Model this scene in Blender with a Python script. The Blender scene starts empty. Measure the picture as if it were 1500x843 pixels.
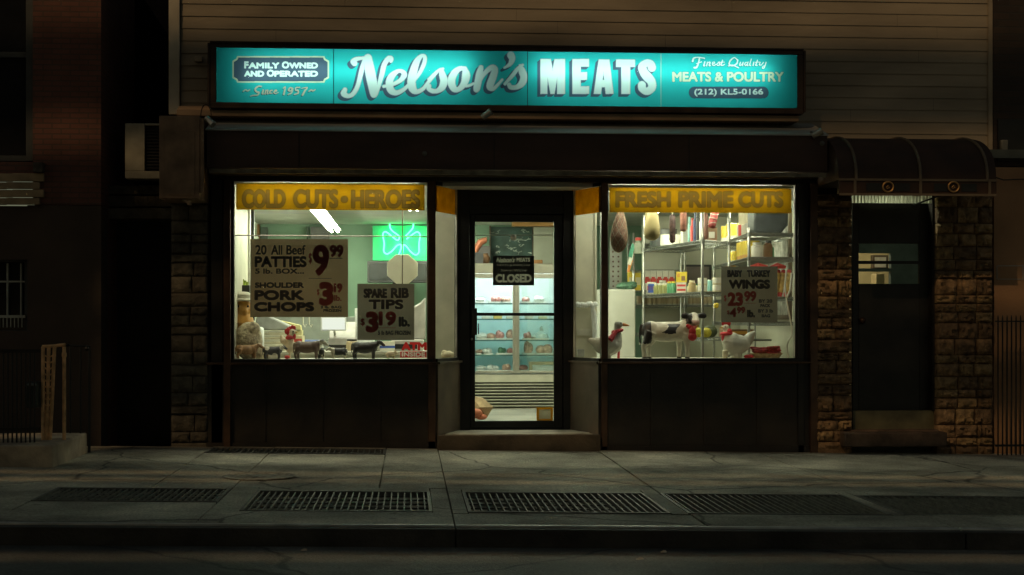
import bpy, bmesh, math, random
import numpy as np
from mathutils import Vector, Matrix
random.seed(7); np.random.seed(7)
S = bpy.context.scene
COL = S.collection
R = math.radians
PI = math.pi

# ------------------------------------------------------------------ camera
ZC, FPX, YAW = 1.19, 2160.0, R(4.0)
cam = bpy.data.cameras.new('Camera'); cam.sensor_width = 36.0
cam.lens = FPX / 1500.0 * 36.0
cam.shift_y = 48.5 / 1500.0
cam.clip_start, cam.clip_end = 0.1, 500
co = bpy.data.objects.new('Camera', cam); COL.objects.link(co)
co.location = (0, 0, ZC); co.rotation_euler = (R(90), 0, -YAW)
S.camera = co

# ------------------------------------------------------------------ night sky, sodium street light, exposure
SUN_AZ, SUN_EL = R(34), R(40)          # light arrives from the street side, left of the camera
W = bpy.data.worlds.new('World'); S.world = W; W.use_nodes = True
nt = W.node_tree; nt.nodes.clear()
sky = nt.nodes.new('ShaderNodeTexSky'); sky.sky_type = 'NISHITA'; sky.sun_disc = False
sky.sun_elevation = SUN_EL; sky.sun_rotation = R(180) + SUN_AZ
bg = nt.nodes.new('ShaderNodeBackground'); bg.inputs['Strength'].default_value = 0.0275
wo = nt.nodes.new('ShaderNodeOutputWorld')
tint = nt.nodes.new('ShaderNodeMixRGB'); tint.blend_type = 'MULTIPLY'; tint.inputs['Fac'].default_value = 1.0; tint.inputs['Color2'].default_value = (0.95, 0.81, 0.52, 1)   # city glow
nt.links.new(sky.outputs[0], tint.inputs['Color1']); nt.links.new(tint.outputs[0], bg.inputs['Color']); nt.links.new(bg.outputs[0], wo.inputs['Surface'])
sl = bpy.data.lights.new('street_glow', 'SUN'); sl.energy = 0.62; sl.angle = R(0.6); sl.color = (1.0, 0.65, 0.31)
so = bpy.data.objects.new('street_glow', sl); COL.objects.link(so)
ldir = Vector((math.sin(SUN_AZ) * math.cos(SUN_EL), math.cos(SUN_AZ) * math.cos(SUN_EL), -math.sin(SUN_EL)))
so.rotation_euler = ldir.to_track_quat('-Z', 'Y').to_euler(); so.location = (-6, -6, 12)
S.view_settings.view_transform = 'Standard'; S.view_settings.look = 'None'
S.view_settings.exposure = 0.0; S.view_settings.gamma = 1.0; S.view_settings.use_curve_mapping = False
S.cycles.max_bounces = 8; S.cycles.transparent_max_bounces = 16
S.cycles.caustics_reflective = False; S.cycles.caustics_refractive = False
S.cycles.sample_clamp_indirect = 4.0

# ------------------------------------------------------------------ photo measure -> place
_c, _s = math.cos(YAW), math.sin(YAW)
def P(px, py, Y):
    u, v = (px - 750.0) / FPX, (470.0 - py) / FPX
    t = Y / (_c - u * _s)
    return Vector((t * (_s + u * _c), Y, ZC + v * t))
def X(px, Y): return P(px, 470, Y).x
def Z(py, Y, px=750): return P(px, py, Y).z
def gz(x): return 0.026 - 0.0156 * x
F = 13.5                                # plane of the shop windows

# ------------------------------------------------------------------ materials
MATS = {}
def node(nt, t, **kw):
    n = nt.nodes.new(t)
    for k, v in kw.items(): setattr(n, k, v)
    return n
def pm(name, col, rough=0.6, metal=0.0, var=0.18, scale=6.0, bump=0.0, bscale=40.0, stretch=(1, 1, 1), spec=None, dirt=None):
    if name in MATS: return MATS[name]
    m = bpy.data.materials.new(name); m.use_nodes = True; MATS[name] = m
    nt = m.node_tree; b = nt.nodes['Principled BSDF']
    b.inputs['Roughness'].default_value = rough; b.inputs['Metallic'].default_value = metal
    if spec is not None: b.inputs['Specular IOR Level'].default_value = spec
    tc = node(nt, 'ShaderNodeTexCoord'); mp = node(nt, 'ShaderNodeMapping'); mp.inputs['Scale'].default_value = stretch
    nt.links.new(tc.outputs['Object'], mp.inputs['Vector'])
    nz = node(nt, 'ShaderNodeTexNoise'); nz.inputs['Scale'].default_value = scale; nz.inputs['Detail'].default_value = 6
    nt.links.new(mp.outputs[0], nz.inputs['Vector'])
    rp = node(nt, 'ShaderNodeValToRGB')
    rp.color_ramp.elements[0].position = 0.3; rp.color_ramp.elements[1].position = 0.7
    lo = [max(0, c * (1 - var * 1.6)) for c in col]; hi = [min(1, c * (1 + var)) for c in col]
    if dirt: lo = dirt
    rp.color_ramp.elements[0].color = (*lo, 1); rp.color_ramp.elements[1].color = (*hi, 1)
    nt.links.new(nz.outputs['Fac'], rp.inputs['Fac']); nt.links.new(rp.outputs[0], b.inputs['Base Color'])
    if bump > 0:
        n2 = node(nt, 'ShaderNodeTexNoise'); n2.inputs['Scale'].default_value = bscale; n2.inputs['Detail'].default_value = 8
        nt.links.new(mp.outputs[0], n2.inputs['Vector'])
        bp = node(nt, 'ShaderNodeBump'); bp.inputs['Strength'].default_value = bump; bp.inputs['Distance'].default_value = 0.02
        nt.links.new(n2.outputs['Fac'], bp.inputs['Height']); nt.links.new(bp.outputs[0], b.inputs['Normal'])
    return m
def ground_mat(name, col, gum=0.5, crack=True, sc=1.0):
    if name in MATS: return MATS[name]
    m = pm(name, col, 0.82, var=0.22, scale=1.1*sc, bump=0.55, bscale=70)
    nt = m.node_tree; b = nt.nodes['Principled BSDF']; src = b.inputs['Base Color'].links[0].from_socket
    tc = [n for n in nt.nodes if n.type == 'TEX_COORD'][0]
    def mul(a, fac_socket, lo):
        rp = node(nt, 'ShaderNodeMapRange'); rp.inputs['To Min'].default_value = lo; rp.inputs['To Max'].default_value = 1.0
        nt.links.new(fac_socket, rp.inputs['Value']); mx = node(nt, 'ShaderNodeMixRGB', blend_type='MULTIPLY'); mx.inputs['Fac'].default_value = 1.0
        nt.links.new(a, mx.inputs['Color1']); nt.links.new(rp.outputs[0], mx.inputs['Color2']); return mx.outputs[0], rp
    # broad stains
    n1 = node(nt, 'ShaderNodeTexNoise'); n1.inputs['Scale'].default_value = 0.55*sc; n1.inputs['Detail'].default_value = 9; n1.inputs['Roughness'].default_value = 0.7
    nt.links.new(tc.outputs['Object'], n1.inputs['Vector']); o_, r_ = mul(src, n1.outputs['Fac'], 0.35); r_.inputs['From Min'].default_value = 0.34; r_.inputs['From Max'].default_value = 0.62
    n3 = node(nt, 'ShaderNodeTexNoise'); n3.inputs['Scale'].default_value = 55; n3.inputs['Detail'].default_value = 4
    nt.links.new(tc.outputs['Object'], n3.inputs['Vector']); o_, r_ = mul(o_, n3.outputs['Fac'], 0.55); r_.inputs['From Min'].default_value = 0.3; r_.inputs['From Max'].default_value = 0.6
    # gum spots
    v = node(nt, 'ShaderNodeTexVoronoi'); v.inputs['Scale'].default_value = 2.6; v.inputs['Randomness'].default_value = 1.0
    nt.links.new(tc.outputs['Object'], v.inputs['Vector']); o_, r_ = mul(o_, v.outputs['Distance'], gum); r_.inputs['From Min'].default_value = 0.055; r_.inputs['From Max'].default_value = 0.075
    if crack:
        nz = node(nt, 'ShaderNodeTexNoise'); nz.inputs['Scale'].default_value = 1.6; nz.inputs['Detail'].default_value = 8
        nt.links.new(tc.outputs['Object'], nz.inputs['Vector'])
        mxv = node(nt, 'ShaderNodeMixRGB'); mxv.inputs['Fac'].default_value = 0.22
        nt.links.new(tc.outputs['Object'], mxv.inputs['Color1']); nt.links.new(nz.outputs['Color'], mxv.inputs['Color2'])
        v2 = node(nt, 'ShaderNodeTexVoronoi', feature='DISTANCE_TO_EDGE'); v2.inputs['Scale'].default_value = 0.55
        nt.links.new(mxv.outputs[0], v2.inputs['Vector']); o_, r_ = mul(o_, v2.outputs['Distance'], 0.35); r_.inputs['From Min'].default_value = 0.002; r_.inputs['From Max'].default_value = 0.007
    nt.links.new(o_, b.inputs['Base Color']); return m
def brick_mat(name, c1, c2, mortar, w=0.2, h=0.067, bump=0.6):
    if name in MATS: return MATS[name]
    m = bpy.data.materials.new(name); m.use_nodes = True; MATS[name] = m
    nt = m.node_tree; b = nt.nodes['Principled BSDF']; b.inputs['Roughness'].default_value = 0.85
    tc = node(nt, 'ShaderNodeTexCoord'); sp = node(nt, 'ShaderNodeSeparateXYZ'); cb = node(nt, 'ShaderNodeCombineXYZ')
    ad = node(nt, 'ShaderNodeMath', operation='ADD')
    nt.links.new(tc.outputs['Object'], sp.inputs[0]); nt.links.new(sp.outputs['X'], ad.inputs[0]); nt.links.new(sp.outputs['Y'], ad.inputs[1])
    nt.links.new(ad.outputs[0], cb.inputs['X']); nt.links.new(sp.outputs['Z'], cb.inputs['Y'])
    br = node(nt, 'ShaderNodeTexBrick'); br.inputs['Scale'].default_value = 1.0
    br.inputs['Brick Width'].default_value = w; br.inputs['Row Height'].default_value = h; br.inputs['Mortar Size'].default_value = 0.006
    br.inputs['Color1'].default_value = (*c1, 1); br.inputs['Color2'].default_value = (*c2, 1); br.inputs['Mortar'].default_value = (*mortar, 1)
    nt.links.new(cb.outputs[0], br.inputs['Vector'])
    nz = node(nt, 'ShaderNodeTexNoise'); nz.inputs['Scale'].default_value = 3.0; nz.inputs['Detail'].default_value = 7
    nt.links.new(tc.outputs['Object'], nz.inputs['Vector'])
    mx = node(nt, 'ShaderNodeMixRGB', blend_type='MULTIPLY'); mx.inputs['Fac'].default_value = 0.7
    nt.links.new(br.outputs['Color'], mx.inputs['Color1']); nt.links.new(nz.outputs['Fac'], mx.inputs['Color2'])
    nt.links.new(mx.outputs[0], b.inputs['Base Color'])
    bp = node(nt, 'ShaderNodeBump'); bp.inputs['Strength'].default_value = bump; bp.inputs['Distance'].default_value = 0.01; bp.invert = True
    nt.links.new(br.outputs['Fac'], bp.inputs['Height']); nt.links.new(bp.outputs[0], b.inputs['Normal'])
    return m
def emit(name, col, st):
    if name in MATS: return MATS[name]
    m = bpy.data.materials.new(name); m.use_nodes = True; MATS[name] = m
    nt = m.node_tree; nt.nodes.clear()
    e = node(nt, 'ShaderNodeEmission'); e.inputs[0].default_value = (*col, 1); e.inputs[1].default_value = st
    o = node(nt, 'ShaderNodeOutputMaterial'); nt.links.new(e.outputs[0], o.inputs[0]); return m
def glass(name='window_glass', tint=(0.96, 0.97, 0.95)):
    if name in MATS: return MATS[name]
    m = bpy.data.materials.new(name); m.use_nodes = True; MATS[name] = m
    nt = m.node_tree; nt.nodes.clear()
    t = node(nt, 'ShaderNodeBsdfTransparent'); t.inputs[0].default_value = (*tint, 1)
    o = node(nt, 'ShaderNodeOutputMaterial'); nt.links.new(t.outputs[0], o.inputs[0]); return m
def shiny_glass(name, refl=0.1, tint=(0.9, 0.95, 0.93)):
    if name in MATS: return MATS[name]
    m = bpy.data.materials.new(name); m.use_nodes = True; MATS[name] = m
    nt = m.node_tree; nt.nodes.clear()
    t = node(nt, 'ShaderNodeBsdfTransparent'); t.inputs[0].default_value = (*tint, 1)
    g = node(nt, 'ShaderNodeBsdfGlossy'); g.inputs['Roughness'].default_value = 0.02
    mx = node(nt, 'ShaderNodeMixShader'); mx.inputs[0].default_value = refl
    nt.links.new(t.outputs[0], mx.inputs[1]); nt.links.new(g.outputs[0], mx.inputs[2])
    o = node(nt, 'ShaderNodeOutputMaterial'); nt.links.new(mx.outputs[0], o.inputs[0]); return m
def film(name, col, trans=0.5, var=0.12, scale=5.0, rough=0.7, diff=None):
    """paper or backlit acrylic: part diffuse, part translucent"""
    if name in MATS: return MATS[name]
    m = bpy.data.materials.new(name); m.use_nodes = True; MATS[name] = m
    nt = m.node_tree; nt.nodes.clear()
    tc = node(nt, 'ShaderNodeTexCoord'); nz = node(nt, 'ShaderNodeTexNoise'); nz.inputs['Scale'].default_value = scale; nz.inputs['Detail'].default_value = 5
    nt.links.new(tc.outputs['Object'], nz.inputs['Vector'])
    rp = node(nt, 'ShaderNodeValToRGB'); rp.color_ramp.elements[0].position = 0.3; rp.color_ramp.elements[1].position = 0.7
    rp.color_ramp.elements[0].color = (*[c * (1 - var) for c in col], 1); rp.color_ramp.elements[1].color = (*[min(1, c * (1 + var)) for c in col], 1)
    nt.links.new(nz.outputs['Fac'], rp.inputs['Fac'])
    d = node(nt, 'ShaderNodeBsdfDiffuse'); t = node(nt, 'ShaderNodeBsdfTranslucent')
    nt.links.new(rp.outputs[0], t.inputs[0])
    if diff: d.inputs[0].default_value = (*diff, 1)
    else: nt.links.new(rp.outputs[0], d.inputs[0])
    mx = node(nt, 'ShaderNodeMixShader'); mx.inputs[0].default_value = trans
    nt.links.new(d.outputs[0], mx.inputs[1]); nt.links.new(t.outputs[0], mx.inputs[2])
    o = node(nt, 'ShaderNodeOutputMaterial'); nt.links.new(mx.outputs[0], o.inputs[0]); return m

# ------------------------------------------------------------------ mesh helpers
class MB:
    def __init__(s): s.v = []; s.f = []; s.m = []
    def add(s, vs, fs, m=0):
        n = len(s.v); s.v += [Vector(v) for v in vs]
        for f in fs: s.f.append([n + i for i in f]); s.m.append(m)
        return s
    def box(s, x0, x1, y0, y1, z0, z1, m=0):
        x0, x1 = min(x0, x1), max(x0, x1); y0, y1 = min(y0, y1), max(y0, y1); z0, z1 = min(z0, z1), max(z0, z1)
        vs = [(x0,y0,z0),(x1,y0,z0),(x1,y1,z0),(x0,y1,z0),(x0,y0,z1),(x1,y0,z1),(x1,y1,z1),(x0,y1,z1)]
        return s.add(vs, [(0,3,2,1),(4,5,6,7),(0,1,5,4),(1,2,6,5),(2,3,7,6),(3,0,4,7)], m)
    def pbox(s, px0, py0, px1, py1, Yf, Yb, m=0):
        """a box whose front face covers the photo rectangle at distance Yf"""
        pc = (px0 + px1) / 2
        a, b = P(px0, (py0+py1)/2, Yf), P(px1, (py0+py1)/2, Yf)
        return s.box(a.x, b.x, Yf, Yb, Z(py0, Yf, pc), Z(py1, Yf, pc), m)
    def tube(s, pts, r, seg=8, m=0, cap=True):
        pts = [Vector(p) for p in pts]; n = len(pts)
        rs = r if isinstance(r, (list, tuple)) else [r] * n
        rings = []; up = None
        for i, p in enumerate(pts):
            d = (pts[min(i+1, n-1)] - pts[max(i-1, 0)]).normalized()
            if up is None: up = Vector((0,0,1)) if abs(d.z) < 0.9 else Vector((1,0,0))
            a = d.cross(up).normalized(); b = a.cross(d).normalized(); up = b
            rings.append([p + rs[i] * (math.cos(2*PI*k/seg) * a + math.sin(2*PI*k/seg) * b) for k in range(seg)])
        vs = [q for rg in rings for q in rg]; fs = []
        for i in range(n-1):
            for k in range(seg):
                k2 = (k+1) % seg
                fs.append((i*seg+k, i*seg+k2, (i+1)*seg+k2, (i+1)*seg+k))
        if cap: fs.append(tuple(range(seg))[::-1]); fs.append(tuple((n-1)*seg+k for k in range(seg)))
        return s.add(vs, fs, m)
    def lathe(s, prof, seg=16, c=(0,0,0), m=0, mf=None):
        c = Vector(c); vs = []; n = len(prof)
        for (r, z) in prof:
            for k in range(seg): vs.append(c + Vector((r*math.cos(2*PI*k/seg), r*math.sin(2*PI*k/seg), z)))
        for i in range(n-1):
            fs = [(i*seg+k, i*seg+(k+1)%seg, (i+1)*seg+(k+1)%seg, (i+1)*seg+k) for k in range(seg)]
            base = len(s.v) if i == 0 else base
            if i == 0: s.v += vs
            for f in fs: s.f.append([base+j for j in f]); s.m.append(mf[i] if mf else m)
        s.f.append([base+k for k in range(seg)][::-1]); s.m.append(mf[0] if mf else m)
        s.f.append([base+(n-1)*seg+k for k in range(seg)]); s.m.append(mf[-1] if mf else m)
        return s
    def ell(s, c, r, seg=14, rings=9, m=0, rot=None):
        c = Vector(c); vs = []; fs = []
        M = rot or Matrix.Identity(3)
        for i in range(rings+1):
            t = PI * i / rings
            for k in range(seg):
                a = 2*PI*k/seg
                vs.append(c + M @ Vector((r[0]*math.sin(t)*math.cos(a), r[1]*math.sin(t)*math.sin(a), r[2]*math.cos(t))))
        for i in range(rings):
            for k in range(seg):
                k2 = (k+1) % seg
                fs.append((i*seg+k, (i+1)*seg+k, (i+1)*seg+k2, i*seg+k2))
        return s.add(vs, fs, m)
    def prism(s, poly, axis, a, b, m=0):
        """poly of 2-D points extruded along axis ('x','y','z') from a to b"""
        def mk(p, t): return {'x': (t, p[0], p[1]), 'y': (p[0], t, p[1]), 'z': (p[0], p[1], t)}[axis]
        n = len(poly); vs = [mk(p, a) for p in poly] + [mk(p, b) for p in poly]
        fs = [tuple(range(n)), tuple(range(2*n-1, n-1, -1))] + [(i, n+i, n+(i+1)%n, (i+1)%n) for i in range(n)]
        return s.add(vs, fs, m)
    def build(s, name, mats, parent=None, bevel=0.0, smooth=True, angle=38, kind=None):
        off = Vector((0,0,0)); q = parent
        inv = parent.matrix_basis.inverted() if parent is not None and parent.parent is None else None
        if parent is not None and parent.parent is not None:
            inv = (parent.parent.matrix_basis @ parent.matrix_basis).inverted()
        vs = [tuple(inv @ v) if inv else tuple(v) for v in s.v]
        me = bpy.data.meshes.new(name); me.from_pydata(vs, [], s.f)
        if not isinstance(mats, (list, tuple)): mats = [mats]
        for mt in mats: me.materials.append(mt)
        me.polygons.foreach_set('material_index', s.m)
        bm = bmesh.new(); bm.from_mesh(me); bmesh.ops.recalc_face_normals(bm, faces=bm.faces); bm.to_mesh(me); bm.free()
        if smooth:
            me.polygons.foreach_set('use_smooth', [True] * len(me.polygons)); me.set_sharp_from_angle(angle=R(angle))
        me.update()
        o = bpy.data.objects.new(name, me); COL.objects.link(o)
        if parent is not None: o.parent = parent
        if bevel > 0:
            bv = o.modifiers.new('edge', 'BEVEL'); bv.width = bevel; bv.segments = 2; bv.limit_method = 'ANGLE'; bv.angle_limit = R(40)
        if kind: o['kind'] = kind
        return o
def thing(name, label, cat, loc=(0,0,0), group=None, rz=0):
    o = bpy.data.objects.new(name, None); COL.objects.link(o)
    o.location = loc; o.rotation_euler = (0, 0, rz)
    o.matrix_basis = Matrix.Translation(Vector(loc)) @ Matrix.Rotation(rz, 4, 'Z')
    o.empty_display_size = 0.1
    o['label'] = label; o['category'] = cat
    if group: o['group'] = group
    return o
def tag(o, label, cat, group=None):
    o['label'] = label; o['category'] = cat
    if group: o['group'] = group
    return o
def solo(name, mb, mats, label, cat, loc=None, group=None, **kw):
    """a thing that is one mesh; world-placed mesh whose origin is put at loc"""
    o = mb.build(name, mats, None, **kw)
    if loc is not None:
        L = Vector(loc); o.data.transform(Matrix.Translation(-L)); o.location = L
    return tag(o, label, cat, group)
def dup(root, loc, rz=0, label=None, scale=None):
    def cp(o, par):
        c = o.copy(); COL.objects.link(c); c.parent = par
        for ch in [x for x in bpy.data.objects if x.parent == o]: cp(ch, c)
        return c
    c = root.copy(); COL.objects.link(c); c.location = loc; c.rotation_euler = (0, 0, rz)
    if scale: c.scale = scale
    if label: c['label'] = label
    for ch in list(root.children): 
        k = ch.copy(); COL.objects.link(k); k.parent = c
        for g in list(ch.children):
            h = g.copy(); COL.objects.link(h); h.parent = k
    return c
def remeshed(mb, voxel, smooth_it=6):
    """one continuous skin from overlapping solids"""
    me = bpy.data.meshes.new('tmp'); me.from_pydata([tuple(v) for v in mb.v], [], mb.f)
    bm = bmesh.new(); bm.from_mesh(me); bmesh.ops.recalc_face_normals(bm, faces=bm.faces); bm.to_mesh(me); bm.free()
    o = bpy.data.objects.new('tmp', me); COL.objects.link(o)
    r = o.modifiers.new('r', 'REMESH'); r.mode = 'VOXEL'; r.voxel_size = voxel
    s = o.modifiers.new('s', 'SMOOTH'); s.iterations = smooth_it; s.factor = 0.5
    dg = bpy.context.evaluated_depsgraph_get(); ev = o.evaluated_get(dg); m2 = ev.to_mesh()
    out = MB(); out.v = [v.co.copy() for v in m2.vertices]; out.f = [list(p.vertices) for p in m2.polygons]; out.m = [0]*len(out.f)
    ev.to_mesh_clear(); bpy.data.objects.remove(o); bpy.data.meshes.remove(me)
    return out

# ------------------------------------------------------------------ lettering: a class raster that becomes one mesh
_tx = {}
def text_tris(body, shear=0.0):
    key = (body, shear)
    if key not in _tx:
        cu = bpy.data.curves.new('lettering', 'FONT'); cu.body = body; cu.shear = shear; cu.resolution_u = 6
        o = bpy.data.objects.new('lettering', cu); COL.objects.link(o)
        dg = bpy.context.evaluated_depsgraph_get(); ev = o.evaluated_get(dg); me = ev.to_mesh()
        me.calc_loop_triangles()
        v = np.array([[q.co.x, q.co.y] for q in me.vertices]) if len(me.vertices) else np.zeros((0, 2))
        t = np.array([list(q.vertices) for q in me.loop_triangles], dtype=int)
        ev.to_mesh_clear(); bpy.data.objects.remove(o); bpy.data.curves.remove(cu)
        mn, mx = v.min(0), v.max(0)
        _tx[key] = ((v - mn) / (mx - mn), t)
    return _tx[key]
class Raster:
    """class map over a photo rectangle that lies on the plane Y"""
    def __init__(s, px0, py0, px1, py1, Y, res=0.002):
        pc = (px0 + px1) / 2
        s.Y = Y; s.x0, s.x1 = X(px0, Y), X(px1, Y); s.z1, s.z0 = Z(py0, Y, pc), Z(py1, Y, pc); s.res = res
        s.nx, s.nz = int(math.ceil((s.x1-s.x0)/res)), int(math.ceil((s.z1-s.z0)/res))
        s.c = np.zeros((s.nz, s.nx), dtype=np.int16)
    def w(s, px, py):
        p = P(px, py, s.Y); return ((p.x - s.x0)/s.res, (p.z - s.z0)/s.res)
    def blank(s): return np.zeros((s.nz, s.nx), dtype=bool)
    def tri(s, M, a, b, c):
        xs = (a[0], b[0], c[0]); ys = (a[1], b[1], c[1])
        i0, i1 = max(0, int(min(xs))), min(s.nx-1, int(max(xs))+1); j0, j1 = max(0, int(min(ys))), min(s.nz-1, int(max(ys))+1)
        if i1 < i0 or j1 < j0: return
        gx = np.arange(i0, i1+1)[None, :] + 0.5; gy = np.arange(j0, j1+1)[:, None] + 0.5
        def e(p, q): return (q[0]-p[0])*(gy-p[1]) - (q[1]-p[1])*(gx-p[0])
        e0, e1, e2 = e(a, b), e(b, c), e(c, a)
        M[j0:j1+1, i0:i1+1] |= ((e0 >= 0) & (e1 >= 0) & (e2 >= 0)) | ((e0 <= 0) & (e1 <= 0) & (e2 <= 0))
    def text(s, body, px0, py0, px1, py1, bold=0, shear=0.0, wob=0.0):
        """lettering fitted to a photo rectangle; bold in photo pixels"""
        v, t = text_tris(body, shear); M = s.blank()
        q = [s.w(px0 + a*(px1-px0), py1 - b*(py1-py0)) for a, b in v]
        for a, b, c in t: s.tri(M, q[a], q[b], q[c])
        if bold: M = s.grow(M, bold)
        return M
    def grow(s, M, px):
        r = px * 0.00625 / s.res; k = int(math.ceil(r)); out = M.copy()
        for dj in range(-k, k+1):
            for di in range(-k, k+1):
                if di*di + dj*dj <= r*r + 0.3 and (di or dj):
                    out |= np.roll(np.roll(M, dj, 0), di, 1)
        return out
    def shift(s, M, dx, dy):
        k = 0.00625 / s.res
        return np.roll(np.roll(M, -int(round(dy*k)), 0), int(round(dx*k)), 1)
    def rect(s, px0, py0, px1, py1):
        M = s.blank(); a, b = s.w(px0, py1), s.w(px1, py0)
        M[max(0, int(a[1])):max(0, int(b[1])), max(0, int(a[0])):max(0, int(b[0]))] = True; return M
    def poly(s, pts):
        M = s.blank(); q = np.array([s.w(*p) for p in pts])
        gx = np.arange(s.nx)[None, :] + 0.5; gy = np.arange(s.nz)[:, None] + 0.5
        ins = np.zeros(M.shape, bool); n = len(q)
        for i in range(n):
            (xa, ya), (xb, yb) = q[i], q[(i+1) % n]
            if ya == yb: continue
            cond = ((ya > gy) != (yb > gy)) & (gx < (xb-xa)*(gy-ya)/(yb-ya) + xa); ins ^= cond
        return ins
    def disc(s, M, px, py, rpx):
        cx, cy = s.w(px, py); r = rpx * 0.00625 / s.res
        i0, i1 = max(0, int(cx-r)), min(s.nx, int(cx+r)+2); j0, j1 = max(0, int(cy-r)), min(s.nz, int(cy+r)+2)
        if i1 <= i0 or j1 <= j0: return
        gx = np.arange(i0, i1)[None, :] + .5; gy = np.arange(j0, j1)[:, None] + .5
        M[j0:j1, i0:i1] |= (gx-cx)**2 + (gy-cy)**2 <= r*r
    def stroke(s, M, pts, n=26):
        """brush stroke through (x, y, width) photo points"""
        p = [np.array(q, float) for q in pts]; p = [2*p[0]-p[1]] + p + [2*p[-1]-p[-2]]
        p[0][2] = p[1][2]; p[-1][2] = p[-2][2]
        for i in range(1, len(p)-2):
            for k in range(n+1):
                t = k/n; a, b, c, d = p[i-1], p[i], p[i+1], p[i+2]
                q = 0.5*((2*b) + (c-a)*t + (2*a-5*b+4*c-d)*t*t + (3*b-a-3*c+d)*t**3)
                s.disc(M, q[0], q[1], max(0.25, q[2]/2))
    def build(s, name, mats, parent=None, bow=None):
        """one mesh, runs of one class merged to rectangles"""
        mb = MB(); active = {}
        def flush(key, j0, j1):
            i0, i1, c = key
            xa, xb = s.x0+i0*s.res, min(s.x1, s.x0+i1*s.res); za, zb = s.z0+j0*s.res, min(s.z1, s.z0+j1*s.res)
            mb.add([(xa, s.Y, za), (xb, s.Y, za), (xb, s.Y, zb), (xa, s.Y, zb)], [(0,1,2,3)], c)
        for j in range(s.nz):
            row = s.c[j]; cut = np.flatnonzero(np.diff(row)) + 1
            st = np.concatenate(([0], cut)); en = np.concatenate((cut, [s.nx]))
            now = {(int(a), int(b), int(row[a])): None for a, b in zip(st, en)}
            for k in list(active):
                if k not in now: flush(k, active.pop(k), j)
            for k in now: active.setdefault(k, j)
        for k, j in active.items(): flush(k, j, s.nz)
        mb2 = mb
        keep = [i for i, c in enumerate(mb2.m) if c >= 0]
        mb2.f = [mb2.f[i] for i in keep]; mb2.m = [mb2.m[i] for i in keep]
        if bow: mb2.v = [bow(v) for v in mb2.v]
        return mb2.build(name, mats, parent, smooth=False)
# ================================================================== ground
M_walk = ground_mat('sidewalk_concrete', (0.66, 0.61, 0.47))
M_curb = pm('kerb_stone', (0.055, 0.048, 0.04), 0.75, var=0.4, scale=3, bump=0.5, bscale=30)
M_steel = pm('kerb_steel', (0.55, 0.54, 0.5), 0.38, 0.5, var=0.25)
M_asph = ground_mat('asphalt', (0.21, 0.205, 0.175), .7, True, .8); M_asph.node_tree.nodes['Principled BSDF'].inputs['Roughness'].default_value = .6
M_iron = pm('grate_iron', (0.17, 0.165, 0.14), 0.55, 0.2, var=0.3, scale=9)
M_pit = pm('pit_dark', (0.02, 0.02, 0.02), 0.95); M_silt = pm('grate_silt', (.30, .27, .21), .95, var=.5, scale=14)
def slope(mb):
    mb.v = [Vector((v.x, v.y, v.z + gz(v.x))) for v in mb.v]; return mb
YC, YW = 8.38, 13.44                                # kerb edge and shop front
g = MB(); g.box(-60, 60, -40, 60, -0.75, -0.7); g.build('ground', M_pit, kind='structure')
r = MB()
n = 60
for i in range(n):
    xa, xb = -30 + i, -29 + i
    r.add([(xa, -30, -0.105), (xb, -30, -0.105), (xb, YC-0.09, -0.105), (xa, YC-0.09, -0.105)], [(0,1,2,3)])
slope(r).build('road', M_asph, kind='structure')
seams = [0.262 + 1.468*k for k in range(-14, 14)]
gr_rows = [(45, 318), (362, 632), (682, 966), (990, 1275), (1292, 1600)]
GX = [(X(a, 9.42), X(b, 9.42)) for a, b in gr_rows]
GY = [(9.42, 10.14), (9.0, 10.05), (9.0, 10.05), (9.0, 10.05), (9.0, 10.02)]
w = MB(); gap = 0.010
cell = (X(305, 13.1), X(565, 13.1), 12.85, 13.36)   # grate against the shop front
def slab(xa, xb, ya, yb, dz=None):
    if xb - xa < 0.02 or yb - ya < 0.02: return
    z = random.uniform(-0.006, 0.005) if dz is None else dz
    w.box(xa+gap/2, xb-gap/2, ya+gap/2, yb-gap/2, -0.3, z)
def cut(xa, xb, ya, yb, holes):
    """slab with rectangular grate holes left open"""
    hs = [h for h in holes if h[0] < xb and h[1] > xa and h[2] < yb and h[3] > ya]
    if not hs: slab(xa, xb, ya, yb); return
    h = hs[0]; hx0, hx1, hy0, hy1 = max(xa, h[0]), min(xb, h[1]), max(ya, h[2]), min(yb, h[3])
    cut(xa, hx0, ya, yb, hs[1:]); cut(hx1, xb, ya, yb, hs[1:])
    cut(hx0, hx1, ya, hy0, hs[1:]); cut(hx0, hx1, hy1, yb, hs[1:])
holes = [(a[0], a[1], b[0], b[1]) for a, b in zip(GX, GY)] + [cell]
for xa, xb in zip(seams[:-1], seams[1:]):
    for ya, yb in ((YC, 8.96), (8.96, 10.24), (10.24, 13.44 if xa > -2.6 else 13.44)):
        cut(xa, xb, ya, yb, holes)
w.box(-20, -3.0, 13.45, 16, -0.3, 0.0); w.box(3.6, 20, 13.45, 14.4, -0.3, 0.0)
slope(w).build('sidewalk', M_walk, kind='structure', bevel=0.0)
k = MB()
for xa, xb in zip(seams[::2], seams[2::2]):
    k.box(xa+0.004, xb-0.004, YC-0.1, YC-0.012, -0.4, -0.004, 0)
    k.box(xa+0.004, xb-0.004, YC-0.012, YC+.028, -0.4, 0.007, 1)
slope(k).build('kerb', [M_curb, M_steel], kind='structure', bevel=0.006)
names = ['iron sidewalk grate furthest left, narrower than the other kerbside ones', 'iron sidewalk grate near the kerb in front of the left shop window',
         'iron sidewalk grate near the kerb in front of the shop door', 'iron sidewalk grate near the kerb in front of the baby turkey wings window',
         'iron sidewalk grate near the kerb in front of the dark side door']
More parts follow.
